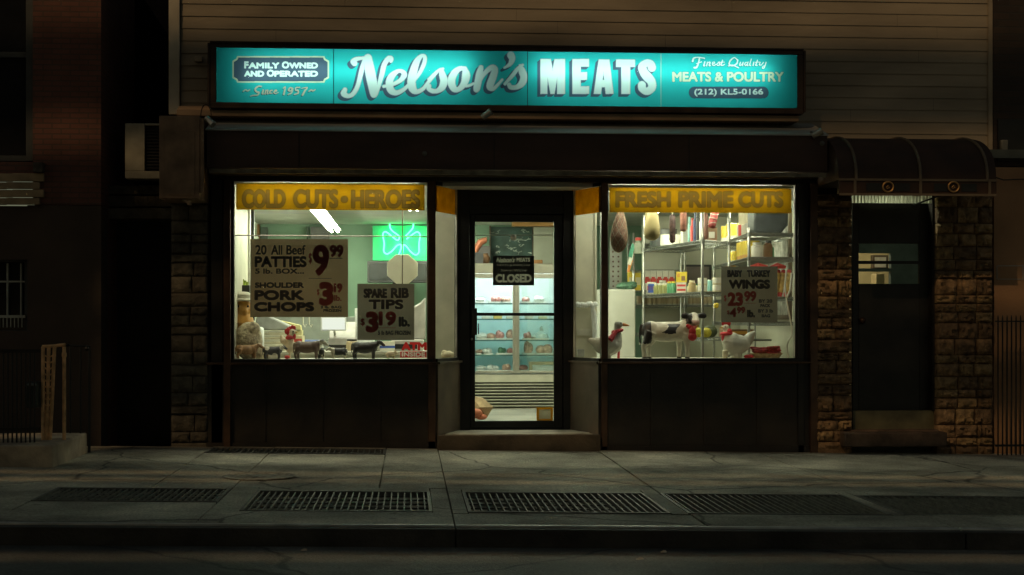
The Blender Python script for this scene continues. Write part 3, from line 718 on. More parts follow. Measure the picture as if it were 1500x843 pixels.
for s_ in (
    z3([(368, 262, 70), (350, 235, 62), (395, 205, 50), (470, 192, 38), (590, 184, 26)]),
    z3([(500, 205, 30), (470, 340, 52), (440, 470, 52), (405, 590, 52), (350, 680, 52), (285, 712, 50), (222, 680, 72), (238, 625, 52)]),
    z3([(552, 190, 100), (575, 340, 122), (606, 500, 126), (632, 650, 108), (634, 690, 86)]),
    z3([(668, 690, 34), (705, 560, 46), (745, 410, 56), (778, 280, 58), (832, 198, 58), (868, 200, 62), (868, 232, 40)]),
    z3([(770, 580, 34), (840, 566, 38), (930, 536, 44), (1010, 486, 54), (1052, 420, 66), (1022, 375, 46), (960, 372, 44), (880, 440, 78), (846, 530, 92), (868, 630, 88), (940, 668, 62), (1030, 632, 46), (1105, 568, 40)]),
    z3([(1185, 500, 36), (1260, 400, 40), (1322, 270, 46), (1334, 180, 44), (1296, 158, 40), (1232, 222, 70), (1184, 350, 92), (1152, 500, 106), (1166, 610, 98), (1222, 652, 60), (1310, 612, 44), (1400, 500, 40), (1500, 380, 36)]),
    z4([(-15, 485, 38), (60, 412, 36), (130, 352, 30), (178, 338, 24)]),
    z4([(158, 346, 36), (166, 410, 76), (190, 500, 96), (166, 590, 84), (100, 642, 56), (30, 642, 56), (-20, 608, 52), (-12, 575, 50)]),
    z4([(478, 332, 46), (400, 340, 58), (330, 405, 84), (292, 510, 98), (326, 610, 80), (395, 618, 60), (466, 540, 84), (494, 430, 104), (478, 345, 60)]),
    z4([(455, 575, 34), (530, 570, 30), (600, 540, 26)]),
    z4([(700, 322, 60), (680, 400, 86), (662, 500, 90), (642, 600, 86), (636, 624, 70)]),
    z4([(668, 545, 30), (726, 430, 46), (800, 350, 60), (858, 318, 66), (890, 350, 80), (868, 440, 90), (828, 545, 92), (826, 596, 78), (880, 604, 46), (990, 488, 28)]),
    z4([(1108, 150, 92), (1126, 200, 78), (1098, 272, 50), (1020, 326, 22)]),
    z4([(1028, 546, 34), (1130, 430, 46), (1200, 340, 44), (1272, 284, 24)]),
    z4([(1240, 300, 46), (1262, 370, 88), (1288, 450, 92), (1262, 535, 86), (1190, 590, 58), (1110, 592, 56), (1084, 558, 52)]),
): rs.stroke(L, s_)
Mt = rs.text('MEATS', 791.5, 88.5, 960, 138.5)
# heavy block letters, drawn as bars
blk = rs.blank()
zm5 = lambda x, y: (780 + x/7.5, 65 + y/7.5)
for pl in ([(90,165),(200,165),(222,300),(244,165),(355,165),(355,545),(272,545),(272,360),(240,545),(200,545),(165,360),(160,545),(90,545)],
           [(440,165),(618,165),(618,245),(528,245),(528,310),(596,310),(596,390),(528,390),(528,465),(620,465),(620,545),(440,545)],
           [(730,170),(842,170),(888,545),(806,545),(798,470),(760,470),(750,545),(675,545)],
           [(920,170),(1125,170),(1125,248),(1070,248),(1070,545),(980,545),(980,248),(920,248)]):
    blk |= rs.poly([zm5(*q) for q in pl])
blk &= ~rs.poly([zm5(*q) for q in ((768,395),(791,395),(780,290))])
tS = rs.blank(); rs.stroke(tS, [zm5(x, y) + (w_/7.5,) for x, y, w_ in ((1312,258,84),(1300,218,74),(1256,206,72),(1206,246,82),(1226,312,88),(1262,358,96),(1306,412,88),(1312,478,82),(1260,520,74),(1208,490,76),(1202,452,84))])
cutS = rs.rect(*zm5(1262, 245), *zm5(1345, 298)) ; blk |= tS
W1 = L | blk
W1o = rs.grow(W1, .9)
sh = rs.shift(W1o, -4.3, 4.0)
for k_ in (1, 2, 3): sh |= rs.shift(W1o, -4.3*k_/4, 4.0*k_/4)
rs.c[sh] = 2; rs.c[W1o] = 5; rs.c[W1] = 3
# left badge
def badge(x0, y0, x1, y1, r):
    return [(x0+r, y0), (x1-r, y0), (x1-r*.75, y0+r*.55), (x1-r*.3, y0+r*.8), (x1, y0+r), (x1, y1-r), (x1-r*.3, y1-r*.8), (x1-r*.75, y1-r*.55), (x1-r, y1),
            (x0+r, y1), (x0+r*.75, y1-r*.55), (x0+r*.3, y1-r*.8), (x0, y1-r), (x0, y0+r), (x0+r*.3, y0+r*.8), (x0+r*.75, y0+r*.55)]
rs.c[rs.poly(badge(340.5, 82.5, 482, 121.5, 7))] = 4; rs.c[rs.poly(badge(342.7, 84.6, 479.8, 119.4, 6.6))] = 2
bt = rs.blank()
def smallcaps(y0, y1, ys, spec):
    global bt
    for body, xa, xb, big in spec: bt |= rs.text(body, xa, y0 if big else ys, xb, y1, .85)
smallcaps(91, 100, 92.6, [('F', 358.5, 363.6, 1), ('AMILY', 364.6, 408.5, 0), ('O', 413.6, 423, 1), ('WNED', 424.2, 465, 0)])
smallcaps(103, 112, 104.6, [('AND', 358.3, 386.3, 0), ('O', 391.6, 401, 1), ('PERATED', 402.4, 465, 0)])
rs.c[bt] = 3
sc_ = rs.blank()
zz = lambda pts, k=7.9: [(310 + x/k, 60 + y/k, w_/k) for x, y, w_ in pts]
for s_ in ([(365,585,14),(395,568,16),(415,580,16),(440,568,12)], [(1125,585,14),(1155,570,16),(1172,580,16),(1198,568,12)],
           [(578,530,14),(540,528,16),(505,560,20),(520,590,20),(548,600,18),(530,628,18),(480,632,14),(450,642,12)],
           [(598,572,18),(588,610,20),(602,616,10)], [(628,572,14),(618,615,16)], [(624,585,8),(650,572,14),(644,612,16),(660,612,8)],
           [(702,575,14),(680,580,16),(674,606,16),(700,608,10)], [(728,592,8),(752,580,14),(738,572,12),(722,598,16),(742,612,12),(772,598,8)],
           [(828,552,10),(852,536,14),(836,620,20)], [(938,552,18),(908,545,16),(890,575,16),(918,580,14),(936,552,14),(926,600,16),(888,622,14)],
           [(1018,540,16),(978,544,14),(972,572,14),(998,575,16),(1002,605,18),(960,622,14)], [(1042,552,10),(1104,542,16),(1078,580,18),(1052,630,20)]):
    rs.stroke(sc_, zz(s_), 14)
scs = rs.shift(sc_, -.9, .9); rs.c[scs] = 1; rs.c[sc_] = 6
for p_ in ((600, 555),): pass
# right panel
ft = rs.blank()
z6 = lambda pts, k=6.82: [(960 + x/k, 65 + y/k, w_/k) for x, y, w_ in pts]
for s_ in ([(372,170,20),(385,140,16),(430,132,12),(490,142,14)], [(440,140,16),(430,190,16),(412,230,18),(390,236,20)], [(410,195,8),(460,178,12)],
           [(494,178,13),(484,214,15),(496,214,8)], [(520,180,11),(512,216,12)], [(516,190,8),(545,180,12),(538,214,13),(552,214,8)],
           [(572,200,8),(592,188,9),(588,178,8),(572,186,9),(570,206,10),(586,213,9),(608,200,8)], [(612,205,8),(636,178,9),(640,196,11),(636,212,10),(618,212,8)], [(672,160,11),(656,206,13),(672,212,9),(694,200,7)], [(650,182,8),(690,180,8)],
           [(822,160,14),(790,136,12),(752,160,14),(738,200,14),(770,216,12),(812,196,14),(822,160,14)], [(730,218,10),(770,210,12),(830,236,12)],
           [(850,182,11),(842,210,12),(862,206,8),(876,182,10)], [(878,182,10),(870,214,11)],
           [(922,184,8),(902,184,9),(892,202,10),(902,213,9),(918,196,8)], [(926,180,10),(916,212,10),(930,210,7)], [(958,150,11),(942,206,12),(952,214,8)], [(984,180,11),(976,212,12)], [(1020,160,11),(1004,210,12),(1018,212,8)], [(1000,182,8),(1038,180,8)],
           [(1046,182,10),(1040,208,11),(1060,206,8),(1080,182,9)], [(1106,182,10),(1086,236,11),(1070,240,10),(1076,222,8),(1100,212,7)]):
    rs.stroke(ft, z6(s_), 12)
rs.c[rs.shift(ft, -.8, .7)] = 1; rs.c[ft] = 3
tx = rs.text('MEATS & POULTRY', 985.6, 106.2, 1147.4, 119.4, .9); rs.c[rs.grow(tx, .5) & ~tx] = 1; rs.c[tx] = 4
pill = rs.blank()
for i in range(61): rs.disc(pill, 1017.5 + i*100/60, 136, 8.3)
pill_o = rs.grow(pill, .5); rs.c[pill_o] = 1; rs.c[pill] = 2
rs.c[rs.text('(212) KL5-0166', 1017.5, 130.6, 1117.6, 141.2, .55)] = 3
for px in (489, 773): rs.c[rs.rect(px-.5, 60, px+.5, 160)] = 7
rs.c[rs.rect(968.1, 60, 968.7, 160)] = 6
rs.build('sign_face', [M_teal, M_tealB, M_slate, M_white, M_pale, M_edge, film('since_vinyl', (.42, .5, .36), .92, var=.03, diff=(.3, .33, .25)), M_black], sg)
c = MB(); fw = .055; fh = .036
c.box(SX0-fw, SX1+fw, YSG-.02, YSG+.02, SZ1, SZ1+fh); c.box(SX0-fw, SX1+fw, YSG-.02, YSG+.02, SZ0-fh, SZ0)
c.box(SX0-fw, SX0, YSG-.02, YSG+.02, SZ0, SZ1); c.box(SX1, SX1+fw, YSG-.02, YSG+.02, SZ0, SZ1)
for dx in (SX0-fw-.02, SX1+fw): c.box(dx, dx+.02, YSG-.03, WS-.02, SZ0-fh, SZ1+fh)
c.box(SX0-fw, SX1+fw, YSG-.03, WS-.021, SZ1+fh, SZ1+fh+.018); c.box(SX0-fw, SX1+fw, YSG-.03, WS-.021, SZ0-fh-.018, SZ0-fh)
c.build('frame', pm('sign_frame', (.035, .02, .013), .5, .4, var=.4), sg, bevel=.003)
c = MB(); c.box(SX0-fw, SX1+fw, YSG+.26, YSG+.28, SZ0-fh, SZ1+fh); c.box(SX0-fw+.001, SX1+fw-.001, YSG+.03, YSG+.26, SZ0-fh+.004, SZ0-fh+.008)
c.box(SX0-fw+.001, SX1+fw-.001, YSG+.03, YSG+.26, SZ1+fh-.008, SZ1+fh-.004)
c.build('light_box', M_sgbox, sg)
M_tubeS = emit('sign_tube', (.88, 1.0, .94), 12.5)
for xa, xb, ya, yb2 in ((362, 690, 112, 103), (778, 1126, 106, 109)):
    c = MB(); c.tube([P(xa, ya, YSG+.115), P(xb, yb2, YSG+.115)], .017, 10); c.build('tube', M_tubeS, sg)

# ================================================================== left box, alley, air conditioner
YBX = 12.95
lb = thing('shutter_motor_box', 'rusty brown metal box mounted at the left end of the shutter housing', 'metal box', P(268, 290, YBX))
c = MB(); c.pbox(233, 170, 293, 291, YBX, WS-.03); c.build('body', M_box, lb, bevel=.006)
c = MB(); c.pbox(241, 193, 285, 286, YBX-.006, YBX-.0005); c.build('cover_plate', M_box, lb, bevel=.003)
c = MB(); p = P(293.5, 230, YBX); c.box(p.x, p.x+.03, YBX-.005, YBX+.02, Z(286, YBX), Z(178, YBX)); c.build('conduit', M_box, lb)
c = MB(); c.tube([P(266, 291, YBX+.05), P(272, 295, YBX+.02), P(277, 298, YBX)], .012, 8); c.lathe([(.012, -.01), (.02, -.01), (.02, .02), (.01, .03)], 10, P(277.5, 299, YBX)); c.build('cable_end', M_awr, lb)
def floodlight(px, py, Y, ang, label, arc=False):
    p = P(px, py, Y); t = thing('security_light', label, 'light', p, 'small security lights along the shop front')
    c = MB(); d = Vector((math.cos(ang), -.35, math.sin(ang))).normalized()
    c.tube([p-d*.05, p-d*.045, p+d*.02, p+d*.05], [.012, .028, .03, .034], 12); c.build('lamp_head', pm('lamp_alu', (.45, .42, .36), .35, .7), t)
    c = MB(); c.tube([p-d*.03, p+Vector((-.02, .1, .03)), p+Vector((-.02, WS-Y-.02, .02))], .008, 8)
    c.build('bracket', M_iron, t)
    if arc:
        c = MB(); q = P(px-6, py-8, Y)
        c.tube([q+Vector((.045*math.cos(a)+.005, 0, .1*math.sin(a))) for a in [PI*i/10 for i in range(11)]], .005, 8); c.build('gooseneck', M_bronze, t)
floodlight(307, 178, 12.98, -.75, 'small silver security light with a wire loop on the motor box', True)
floodlight(713, 168, 13.2, .6, 'small tan security light under the middle of the sign')
floodlight(1197, 196, 13.0, .5, 'small bright security light at the end of the housing by the awning')
c = MB(); p = P(291, 88, WS-.03); c.box(p.x-.035, p.x+.035, WS-.05, WS-.019, p.z-.02, p.z+.03); solo('junction_box', c, M_side, 'small junction box on the siding to the left of the sign', 'junction box', p, bevel=.006)
# alley
al = thing('alley_doorway', 'narrow dark doorway with stone lintel between the brick house and the shop', 'doorway', (X(200, 13.9), 13.9, gz(-3)))
c = MB(); c.pbox(146, 320, 252, 672, 14.3, 14.4); d = c.build('door', M_black, al)
for px, py, rr in ((163, 481, .028), (163, 496, .016)):
    c = MB(); p = P(px, py, 14.28); c.ell((p.x, 14.27, p.z), (rr, rr, rr)); c.build('knob', M_brass if rr > .02 else M_steel, d)
c = MB(); z1 = Z(272, 13.9, 200)
for i, (py0, py1) in enumerate(((272, 285), (287, 303), (305, 321))): 
    xs = [150, 205 + 12*(i % 2), 252]
    for a, bb in zip(xs[:-1], xs[1:]): c.pbox(a, py0, bb, py1, 13.9, 14.3, i % 3)
c.build('lintel', M_stg, al, bevel=.006)
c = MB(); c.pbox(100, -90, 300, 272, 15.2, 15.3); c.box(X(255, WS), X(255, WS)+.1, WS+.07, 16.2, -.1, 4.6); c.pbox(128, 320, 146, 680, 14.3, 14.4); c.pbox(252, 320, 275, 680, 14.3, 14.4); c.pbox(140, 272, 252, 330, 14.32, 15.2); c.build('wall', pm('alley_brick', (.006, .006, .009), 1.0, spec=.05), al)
ac = thing('air_conditioner', 'cream framed air conditioner sticking out over the dark alley doorway', 'air conditioner', P(212, 262, 13.75))
c = MB(); c.pbox(183, 181, 212, 251, 13.75, 14.4); c.pbox(183, 251, 236, 262, 13.75, 14.4); c.pbox(212, 181, 236, 184, 13.75, 14.4); c.build('casing', pm('ac_cream', (.34, .32, .25), .6, var=.2), ac, bevel=.005)
c = MB(); c.pbox(212, 184, 236, 251, 13.79, 14.4)
for i in range(14): c.pbox(213, 186+i*4.6, 235, 187.5+i*4.6, 13.775, 13.79)
c.build('grille', M_black, ac)

# ================================================================== brick house on the left
M_brick = brick_mat('red_brick', (.24, .095, .065), (.19, .075, .052), (.13, .075, .055), w=.16, h=.048)
M_brown = pm('brown_stucco', (.062, .042, .03), .85, var=.2, scale=2, bump=.3)
bh = thing('brick_house', 'dark red brick house with tan stone band at the left edge', 'house', (X(70, 13.6), 13.6, gz(-4)))
YL = 13.55
c = MB(); c.pbox(48, -90, 148, 300, YL, YL+.3); c.pbox(-420, 236, 48, 254, YL, YL+.3); c.pbox(-420, -90, -60, 236, YL, YL+.3); c.box(X(147.5, YL)-.25, X(147.5, YL), YL+.3, 16.2, -.1, 4.6); c.build('brick_wall', M_brick, bh)
c = MB(); c.pbox(40, 301, 148, 690, YL+.005, YL+.3); c.pbox(-420, 301, 40, 380, YL+.005, YL+.3); c.pbox(-420, 485, 40, 690, YL+.005, YL+.3); c.pbox(-420, 380, -60, 485, YL+.005, YL+.3); c.build('stucco_wall', M_brown, bh)
c = MB()
for i, (a, bb) in enumerate(((254, 266), (267, 277), (278, 289), (290, 300))):
    xs = [-420, -260, -120-20*(i % 2), 18-9*(i % 2), 64-6*(i % 2)]
    for q0, q1 in zip(xs[:-1], xs[1:]): c.pbox(q0, a, q1, bb, YL-.03, YL-.001, i % 2)
c.build('stone_band', [pm('tan_stone', (.40, .29, .17), .8, var=.2, bump=.3), pm('tan_stone_b', (.34, .25, .15), .8, var=.2, bump=.3)], bh, bevel=.004)
c = MB(); c.pbox(48, 238, 62, 252, YL-.09, YL); c.build('corbel', M_stg[1], bh)
uw = MB(); uw.pbox(-60, -90, -40, 236, YL+.12, YL+.2); uw.pbox(38, -90, 48, 236, YL+.06, YL+.2); uw.pbox(-40, 76, 38, 84, YL+.12, YL+.2); uw.pbox(-40, 228, 38, 236, YL+.06, YL+.2)
u_ = uw.build('upper_window', pm('window_grey', (.05, .055, .055), .6), bh)
c = MB(); c.pbox(-40, -90, 38, 228, YL+.16, YL+.17); c.build('pane', pm('dark_pane', (.012, .012, .014), .15), u_)
lw = MB(); lw.pbox(-60, 380, 40, 384, YL+.1, YL+.2); lw.pbox(36, 384, 40, 484, YL+.1, YL+.2); lw.pbox(-60, 484, 40, 488, YL+.06, YL+.2)
l_ = lw.build('lower_window', MATS['window_grey'], bh)
c = MB(); c.pbox(-60, 384, 36, 484, YL+.16, YL+.17); c.build('pane', MATS['dark_pane'], l_)
c = MB()
for px in (-30, -10, 10.5, 30.5): c.pbox(px-1, 386, px+1, 463, YL+.11, YL+.15)
c.pbox(-60, 411.5, 37, 414, YL+.105, YL+.11)
c.pbox(-60, 462, 37, 466, YL+.08, YL+.11)
for i in range(14): c.pbox(-40+i*5.5, 466, -38.8+i*5.5, 480, YL+.085, YL+.1)
c.build('white_mullion', pm('white_frame', (.42, .43, .38), .6), l_)
# stoop wall, iron railing
c = MB(); xr = X(122, 12.6)
c.prism([(X(-200, 11.5), 11.5), (X(78, 11.5), 11.5), (xr, 12.75), (X(-200, 12.0), 12.75)], 'z', gz(-3)-.1, gz(-3)+.165)
solo('stoop_wall', c, pm('stoop_stone', (.42, .34, .24), .8, var=.3, scale=5, bump=.5, dirt=(.2, .16, .12)), 'low stone curb wall that carries the iron railing beside the brick house', 'low wall', (X(40, 11.8), 12.0, gz(-3)), bevel=.015)
fe = thing('iron_railing', 'black iron fence with an ornate newel post on the low stone curb', 'railing', (X(60, 12.1), 12.1, gz(-3)+.16))
zb = gz(-3)+.16; YR = 11.75
c = MB()
for i in range(22):
    px = -60+i*6.5
    if px < 55: c.tube([(X(px, YR), YR, zb), (X(px, YR), YR, Z(512, YR))], .007, 6)
c.build('baluster_run', M_black, fe)
c = MB(); c.box(X(-60, YR), X(60, YR), YR-.012, YR+.012, Z(516, YR), Z(511, YR)); c.box(X(-60, YR), X(60, YR), YR-.012, YR+.012, zb+.1, zb+.125); c.build('rail', M_black, fe)
c = MB(); YN = 12.0
M_newel = pm('newel_iron_lit', (.80, .46, .22), .6, .2, var=.3, scale=12)  # orange street light is put into the colour of the iron
for j, px in enumerate((63, 71.5, 80, 94)):
    pb = px if j == 3 else 63 + (px-63)*.6
    c.tube([P(px, 508, YN), P((px+pb)/2, 580, YN), P(pb, 646, YN)], .015, 6)
for py in [520+9*i for i in range(14)]:
    f_ = 1-.4*(py-508)/140; xa, xb = 63, 63+17*f_
    c.tube([P(xa, py, YN), P((xa+xb)/2, py+4, YN-.01), P(xb, py, YN)], .007, 6)
c.tube([P(62, 508, YN), P(80, 507, YN), P(96, 505, YN)], .013, 8); c.ell(P(94, 520, YN), (.02, .02, .035))
c.build('newel_post', M_newel, fe)
c = MB()
for px in (103, 118, 130, 131.5): c.tube([(X(px, 12.7), 12.7, zb-.16), (X(px, 12.7), 12.7, Z(508, 12.7))], .008, 6)
c.tube([P(60, 508, YN), P(100, 506, 12.6), P(132, 508, 12.7)], .01, 6); c.ell(P(127, 511, 12.65), (.02, .02, .02)); c.build('gate_rail', M_black, fe)
c = MB(); c.pbox(38, 560, 54, 598, 11.9, 12.1); c.pbox(39, 562, 53, 566, 11.88, 11.9, 1)
solo('trash_bin', c, [pm('bin_plastic', (.03, .045, .04), .5), pm('bin_label', (.2, .22, .2), .6)], 'dark dustbin half hidden behind the iron railing on the left', 'bin', P(46, 600, 12), bevel=.01)
# ================================================================== house at the right edge
rh = thing('neighbour_house', 'dark brick house with brown stucco ground floor at the right edge', 'house', (X(1500, 13.5), 13.5, gz(4.9)))
c = MB(); c.pbox(1455, -90, 1640, 244, 13.6, 13.9); c.build('brick_wall', brick_mat('dark_brick', (.07, .045, .032), (.045, .03, .024), (.05, .042, .035)), rh)
c = MB(); c.pbox(1456, 246, 1640, 690, 13.5, 13.9); c.build('stucco_wall', pm('ochre_stucco', (.34, .19, .10), .85, var=.15, scale=2, bump=.25), rh)
c = MB(); c.pbox(1462, 176, 1640, 236, 13.58, 13.6); c.build('window_recess', M_black, rh)
c = MB()
for a in ((1460, 390, 1461.2, 409), (1498, 388, 1499.4, 410), (1461.2, 389, 1498, 390.4), (1461.2, 408.6, 1498, 409.8)): c.pbox(*a, 13.494, 13.4995)
c.build('tape_outline', pm('pale_tape', (.36, .33, .3), .8), rh)
c = MB(); c.pbox(1467, 205, 1477, 221, 13.53, 13.58); solo('wall_lamp', c, pm('lamp_white', (.13, .13, .11), .5), 'small pale box lamp on the dark brick house at the right edge', 'lamp', P(1472, 221, 13.55), bevel=.008)
fr = thing('iron_fence', 'black iron picket fence in front of the brown stucco wall', 'fence', (X(1490, 13.2), 13.2, gz(4.7)))
zf = gz(4.7)
for i in range(16):
    px = 1462+i*6.6; c = MB(); x = X(px, 13.2); c.tube([(x, 13.2, zf), (x, 13.2, Z(466, 13.2, 1480)), (x, 13.2, Z(462, 13.2, 1480))], [.007, .007, .002], 6); c.build('picket', M_black, fr)
c = MB(); c.box(X(1458, 13.2), X(1600, 13.2), 13.19, 13.21, Z(472, 13.2, 1480), Z(470, 13.2, 1480)); c.box(X(1458, 13.2), X(1600, 13.2), 13.19, 13.21, zf+.08, zf+.1); c.build('rail', M_black, fr)
c = MB(); c.tube([P(1452, 258, 13.45), P(1470, 264, 13.45), P(1520, 262, 13.45)], .006, 6); solo('wall_cable', c, M_black, 'thin black cable sagging across the brown stucco wall', 'cable', P(1470, 262, 13.45))

# ================================================================== unseen girders added behind the camera to throw the bars of shade
er = thing('shade_girders', 'unseen steel girders added behind the camera to cast bars of shade', 'shade structure', (0, -1, -.1))
kk = math.tan(SUN_EL)/math.cos(SUN_AZ)
hh = lambda Y, z: z + (Y+1)*kk
def girder(z0, z1, name='girder', xa=-20, xb=1.5):
    c = MB(); c.box(xa, xb, -1.1, -1.0, z0, z1); c.box(xa, xb, -1.16, -.94, z0, z0+.025); c.build(name, M_iron, er)
zW = lambda py: Z(py, 13.45, 700)
girder(hh(13.6, zW(154)), hh(13.6, zW(48)))
girder(hh(12.95, zW(288)), hh(13.28, zW(175)))
girder(7.5, hh(12.95, zW(288))-.01, 'girder', -20, -12.65)
girder(hh(13.42, zW(455)), hh(13.42, zW(441)), 'rail')  # thin members added for the narrower bars of shade
girder(hh(13.42, zW(520)), hh(13.42, zW(498)), 'rail', -12.2)
girder(hh(13.42, zW(575)), hh(13.42, zW(545)), 'rail', -12.2)
girder(hh(11.5, 0), hh(13.4, .02), xa=-12.2)
girder(hh(11.0, 0), hh(11.15, 0), 'rail', -12.2)
girder(hh(8.25, -.1), hh(10.65, 0), xa=-12.2)
girder(1.0, hh(7.8, -.1), xa=-12.2)
for x in (-20, 1.4):
    c = MB(); c.box(x-.2, x+.2, -1.6, -1.18, -.3, 11); c.build('column', M_iron, er)
# ================================================================== lamps inside the shop
M_tube = emit('fluorescent_tube', (.96, 1.0, .74), 82.0)
M_fix = pm('fixture_white', (.7, .7, .66), .5, var=.05)
def fixture(x, y0, y1, z, label, along='y', em=None):
    t = thing('ceiling_light', label, 'ceiling light', (x, (y0+y1)/2, z), 'fluorescent ceiling lights in the shop')
    c = MB(); c.prism([(-.085, .03), (-.05, .07), (.05, .07), (.085, .03), (.08, .027), (.045, .062), (-.045, .062), (-.08, .027)], 'y', y0, y1)
    c.v = [Vector((v.x+x, v.y, v.z+z)) for v in c.v]; c.build('reflector', M_fix, t)
    for dx in (-.038, .038):
        c = MB(); c.tube([(x+dx, y0+.03, z+.02), (x+dx, y1-.03, z+.02)], .0135, 10); c.build('tube', em or M_tube, t)
    return t
pa, pb = P(473, 308, 14.8), P(488, 343, 18.9)
fixture((pa.x+pb.x)/2 - .01, 14.7, 18.5, 2.28, 'long fluorescent light hanging under the shop ceiling, seen through the cold cuts window')
fixture(.05, 14.9, 15.9, 2.36, 'unseen fluorescent light added to the shop ceiling behind the left angled window')  # extra fixture out of view, added to light the shop
fixture(1.3, 14.9, 15.9, 2.36, 'unseen fluorescent light added to the ceiling between the glass door and the refrigerator')  # another added fixture, hidden from the camera
fixture(3.55, 14.3, 15.7, 2.37, 'unseen fluorescent light added to brighten the wall rack')  # unseen fixture added so the wall rack is bright enough
fixture(2.7, 15.2, 16.1, 2.37, 'unseen fluorescent light added to brighten the back rack at the storage wall')  # unseen fixture added to lift the dark back rack
fixture(2.3, 14.3, 15.2, 2.37, 'unseen fluorescent light added to the shop ceiling above the chrome shelves')  # added fixture kept out of sight behind the banner
fixture(X(652, 18.2), 17.4, 18.8, 2.3, 'unseen fluorescent light added at the back of the shop near the green wall')  # added fixture kept out of sight behind the partition
for xa, xb, lab in ((XL0+.1, XL1-.1, 'slim tube light behind the cold cuts heroes banner'), (XR0+.05, XR1-.1, 'slim tube light behind the fresh prime cuts banner')):
    t = thing('display_light', lab, 'tube light', ((xa+xb)/2, F+.10, 2.39)); c = MB(); c.box(xa-.03, xb+.03, F+.115, F+.16, 2.395, 2.425); c.build('housing', M_fix, t)
    c = MB(); c.tube([(xa, F+.14, 2.375), (xb, F+.14, 2.375)], .013, 8); c.build('tube', emit('display_tube', (1, .98, .76), 74.0), t)

# ================================================================== banners and posters
M_gold = film('gold_banner', (.082, .043, .001), .80, var=.22, scale=7, diff=(.055, .034, .003)); M_gink = film('banner_ink', (.036, .022, .005), .75, var=.1, diff=(.03, .019, .006)); M_gedge = film('banner_edge', (.012, .007, .002), .7, var=.1)
def banner(x0, y0, x1, y1, words, label):
    b_ = Raster(x0, y0, x1, y1, F+.012, .002); A = b_.blank()
    for body, a, bb, t0, t1, bd in words:
        A |= b_.text(body, a, t0, bb, t1, bd)
    b_.c[b_.grow(A, .8)] = 2; b_.c[A] = 1
    o = b_.build('window_banner', [M_gold, M_gink, M_gedge]); tag(o, label, 'banner'); return o
banner(346, 270, 622, 308, [('COLD', 356, 417, 279, 304, 1.1), ('CUTS', 431, 494, 279, 304, 1.1), ('•', 500, 509, 288, 297, .3), ('HEROES', 516, 614, 279.5, 304.5, 1.1)], 'gold paper banner lettered COLD CUTS and HEROES along the top of the left window')
banner(893, 276, 1159, 312, [('FRESH', 903, 981, 282, 303, 1.1), ('PRIME', 995, 1073, 282, 303, 1.1), ('CUTS', 1083, 1146, 282, 303, 1.1)], 'gold paper banner lettered FRESH PRIME CUTS along the top of the right window')
for S_, nm in ((SL, 'narrow gold banner in the angled window on the cold cuts side of the door'), (SR, 'narrow gold banner in the angled window on the fresh prime cuts side of the door')):
    q = S_[4]; c = MB(); q(.04, .90, .008 if S_ is SL else -.010, .010 if S_ is SL else -.008, ZT-.26, ZT-.022, c)
    o = c.build('window_banner', film('side_gold_brightened', (.42, .25, .02), .8, var=.25, scale=9, diff=(.10, .06, .01))); tag(o, nm, 'banner')  # brighter copy of the banner gold, making up for weaker light here
M_pap = film('kraft_poster', (.21, .16, .10), .24, var=.08, diff=(.14, .11, .075)); M_papg = film('grey_poster', (.185, .175, .14), .24, var=.08, diff=(.13, .12, .095))
M_ink = pm('black_ink', (.012, .012, .016), .7, var=.1); M_red = pm('red_ink', (.13, .016, .014), .7, var=.15)
def poster(x0, y0, x1, y1, items, mat, label, curl=.0):
    b_ = Raster(x0, y0, x1, y1, F+.02, .002)
    for body, a, t0, bb, t1, bd, cls in items:
        A = b_.rect(a, t0, bb, t1) if body is None else b_.text(body, a, t0, bb, t1, bd)
        b_.c[A] = cls
    zt_ = b_.z1; xm = (b_.x0+b_.x1)/2; hw = (b_.x1-b_.x0)/2
    o = b_.build('price_poster', [mat, M_ink, M_red], bow=lambda v: Vector((v.x, v.y + curl*max(0, (v.z-zt_+.12)/.12)**2*(1-((v.x-xm)/hw)**2), v.z)))
    return tag(o, label, 'poster')
poster(366.5, 350.5, 510, 465, [('20', 374.5, 359.5, 390, 373, .6, 1), ('All', 397.5, 359.5, 413, 373, .6, 1), ('Beef', 420, 359.5, 447, 373, .55, 1), ('PATTIES', 374, 376.5, 448, 391, 1.0, 1),
    ('5 lb. BOX...', 374, 394, 445, 401, .45, 1), ('$', 452.5, 371, 456.5, 387, .5, 2), ('9', 460, 361, 480, 402, 2.4, 2), ('99', 484, 360, 502, 376, 1.3, 2), (None, 483, 378, 502, 379, 0, 1),
    (None, 452, 407.5, 486, 408.2, 0, 1), ('SHOULDER', 374, 414.5, 444.5, 421.5, .7, 1), ('PORK', 374, 426.5, 444, 439, 1.4, 1), ('CHOPS', 373.5, 444, 459, 455.5, 1.4, 1),
    ('$', 464.5, 424, 467.5, 433, .3, 2), ('3', 470, 416, 486, 445.5, 3.0, 2), ('19', 490, 416, 500.5, 428, 1.0, 2), ('lb.', 490, 433, 500, 441, .6, 2), ('3 lb. BAG', 470, 448.5, 500, 452, .4, 1), ('FROZEN', 474, 453.5, 500, 457, .5, 1)], M_pap,
    'large brown paper price poster for patties and pork chops in the left window', .03)
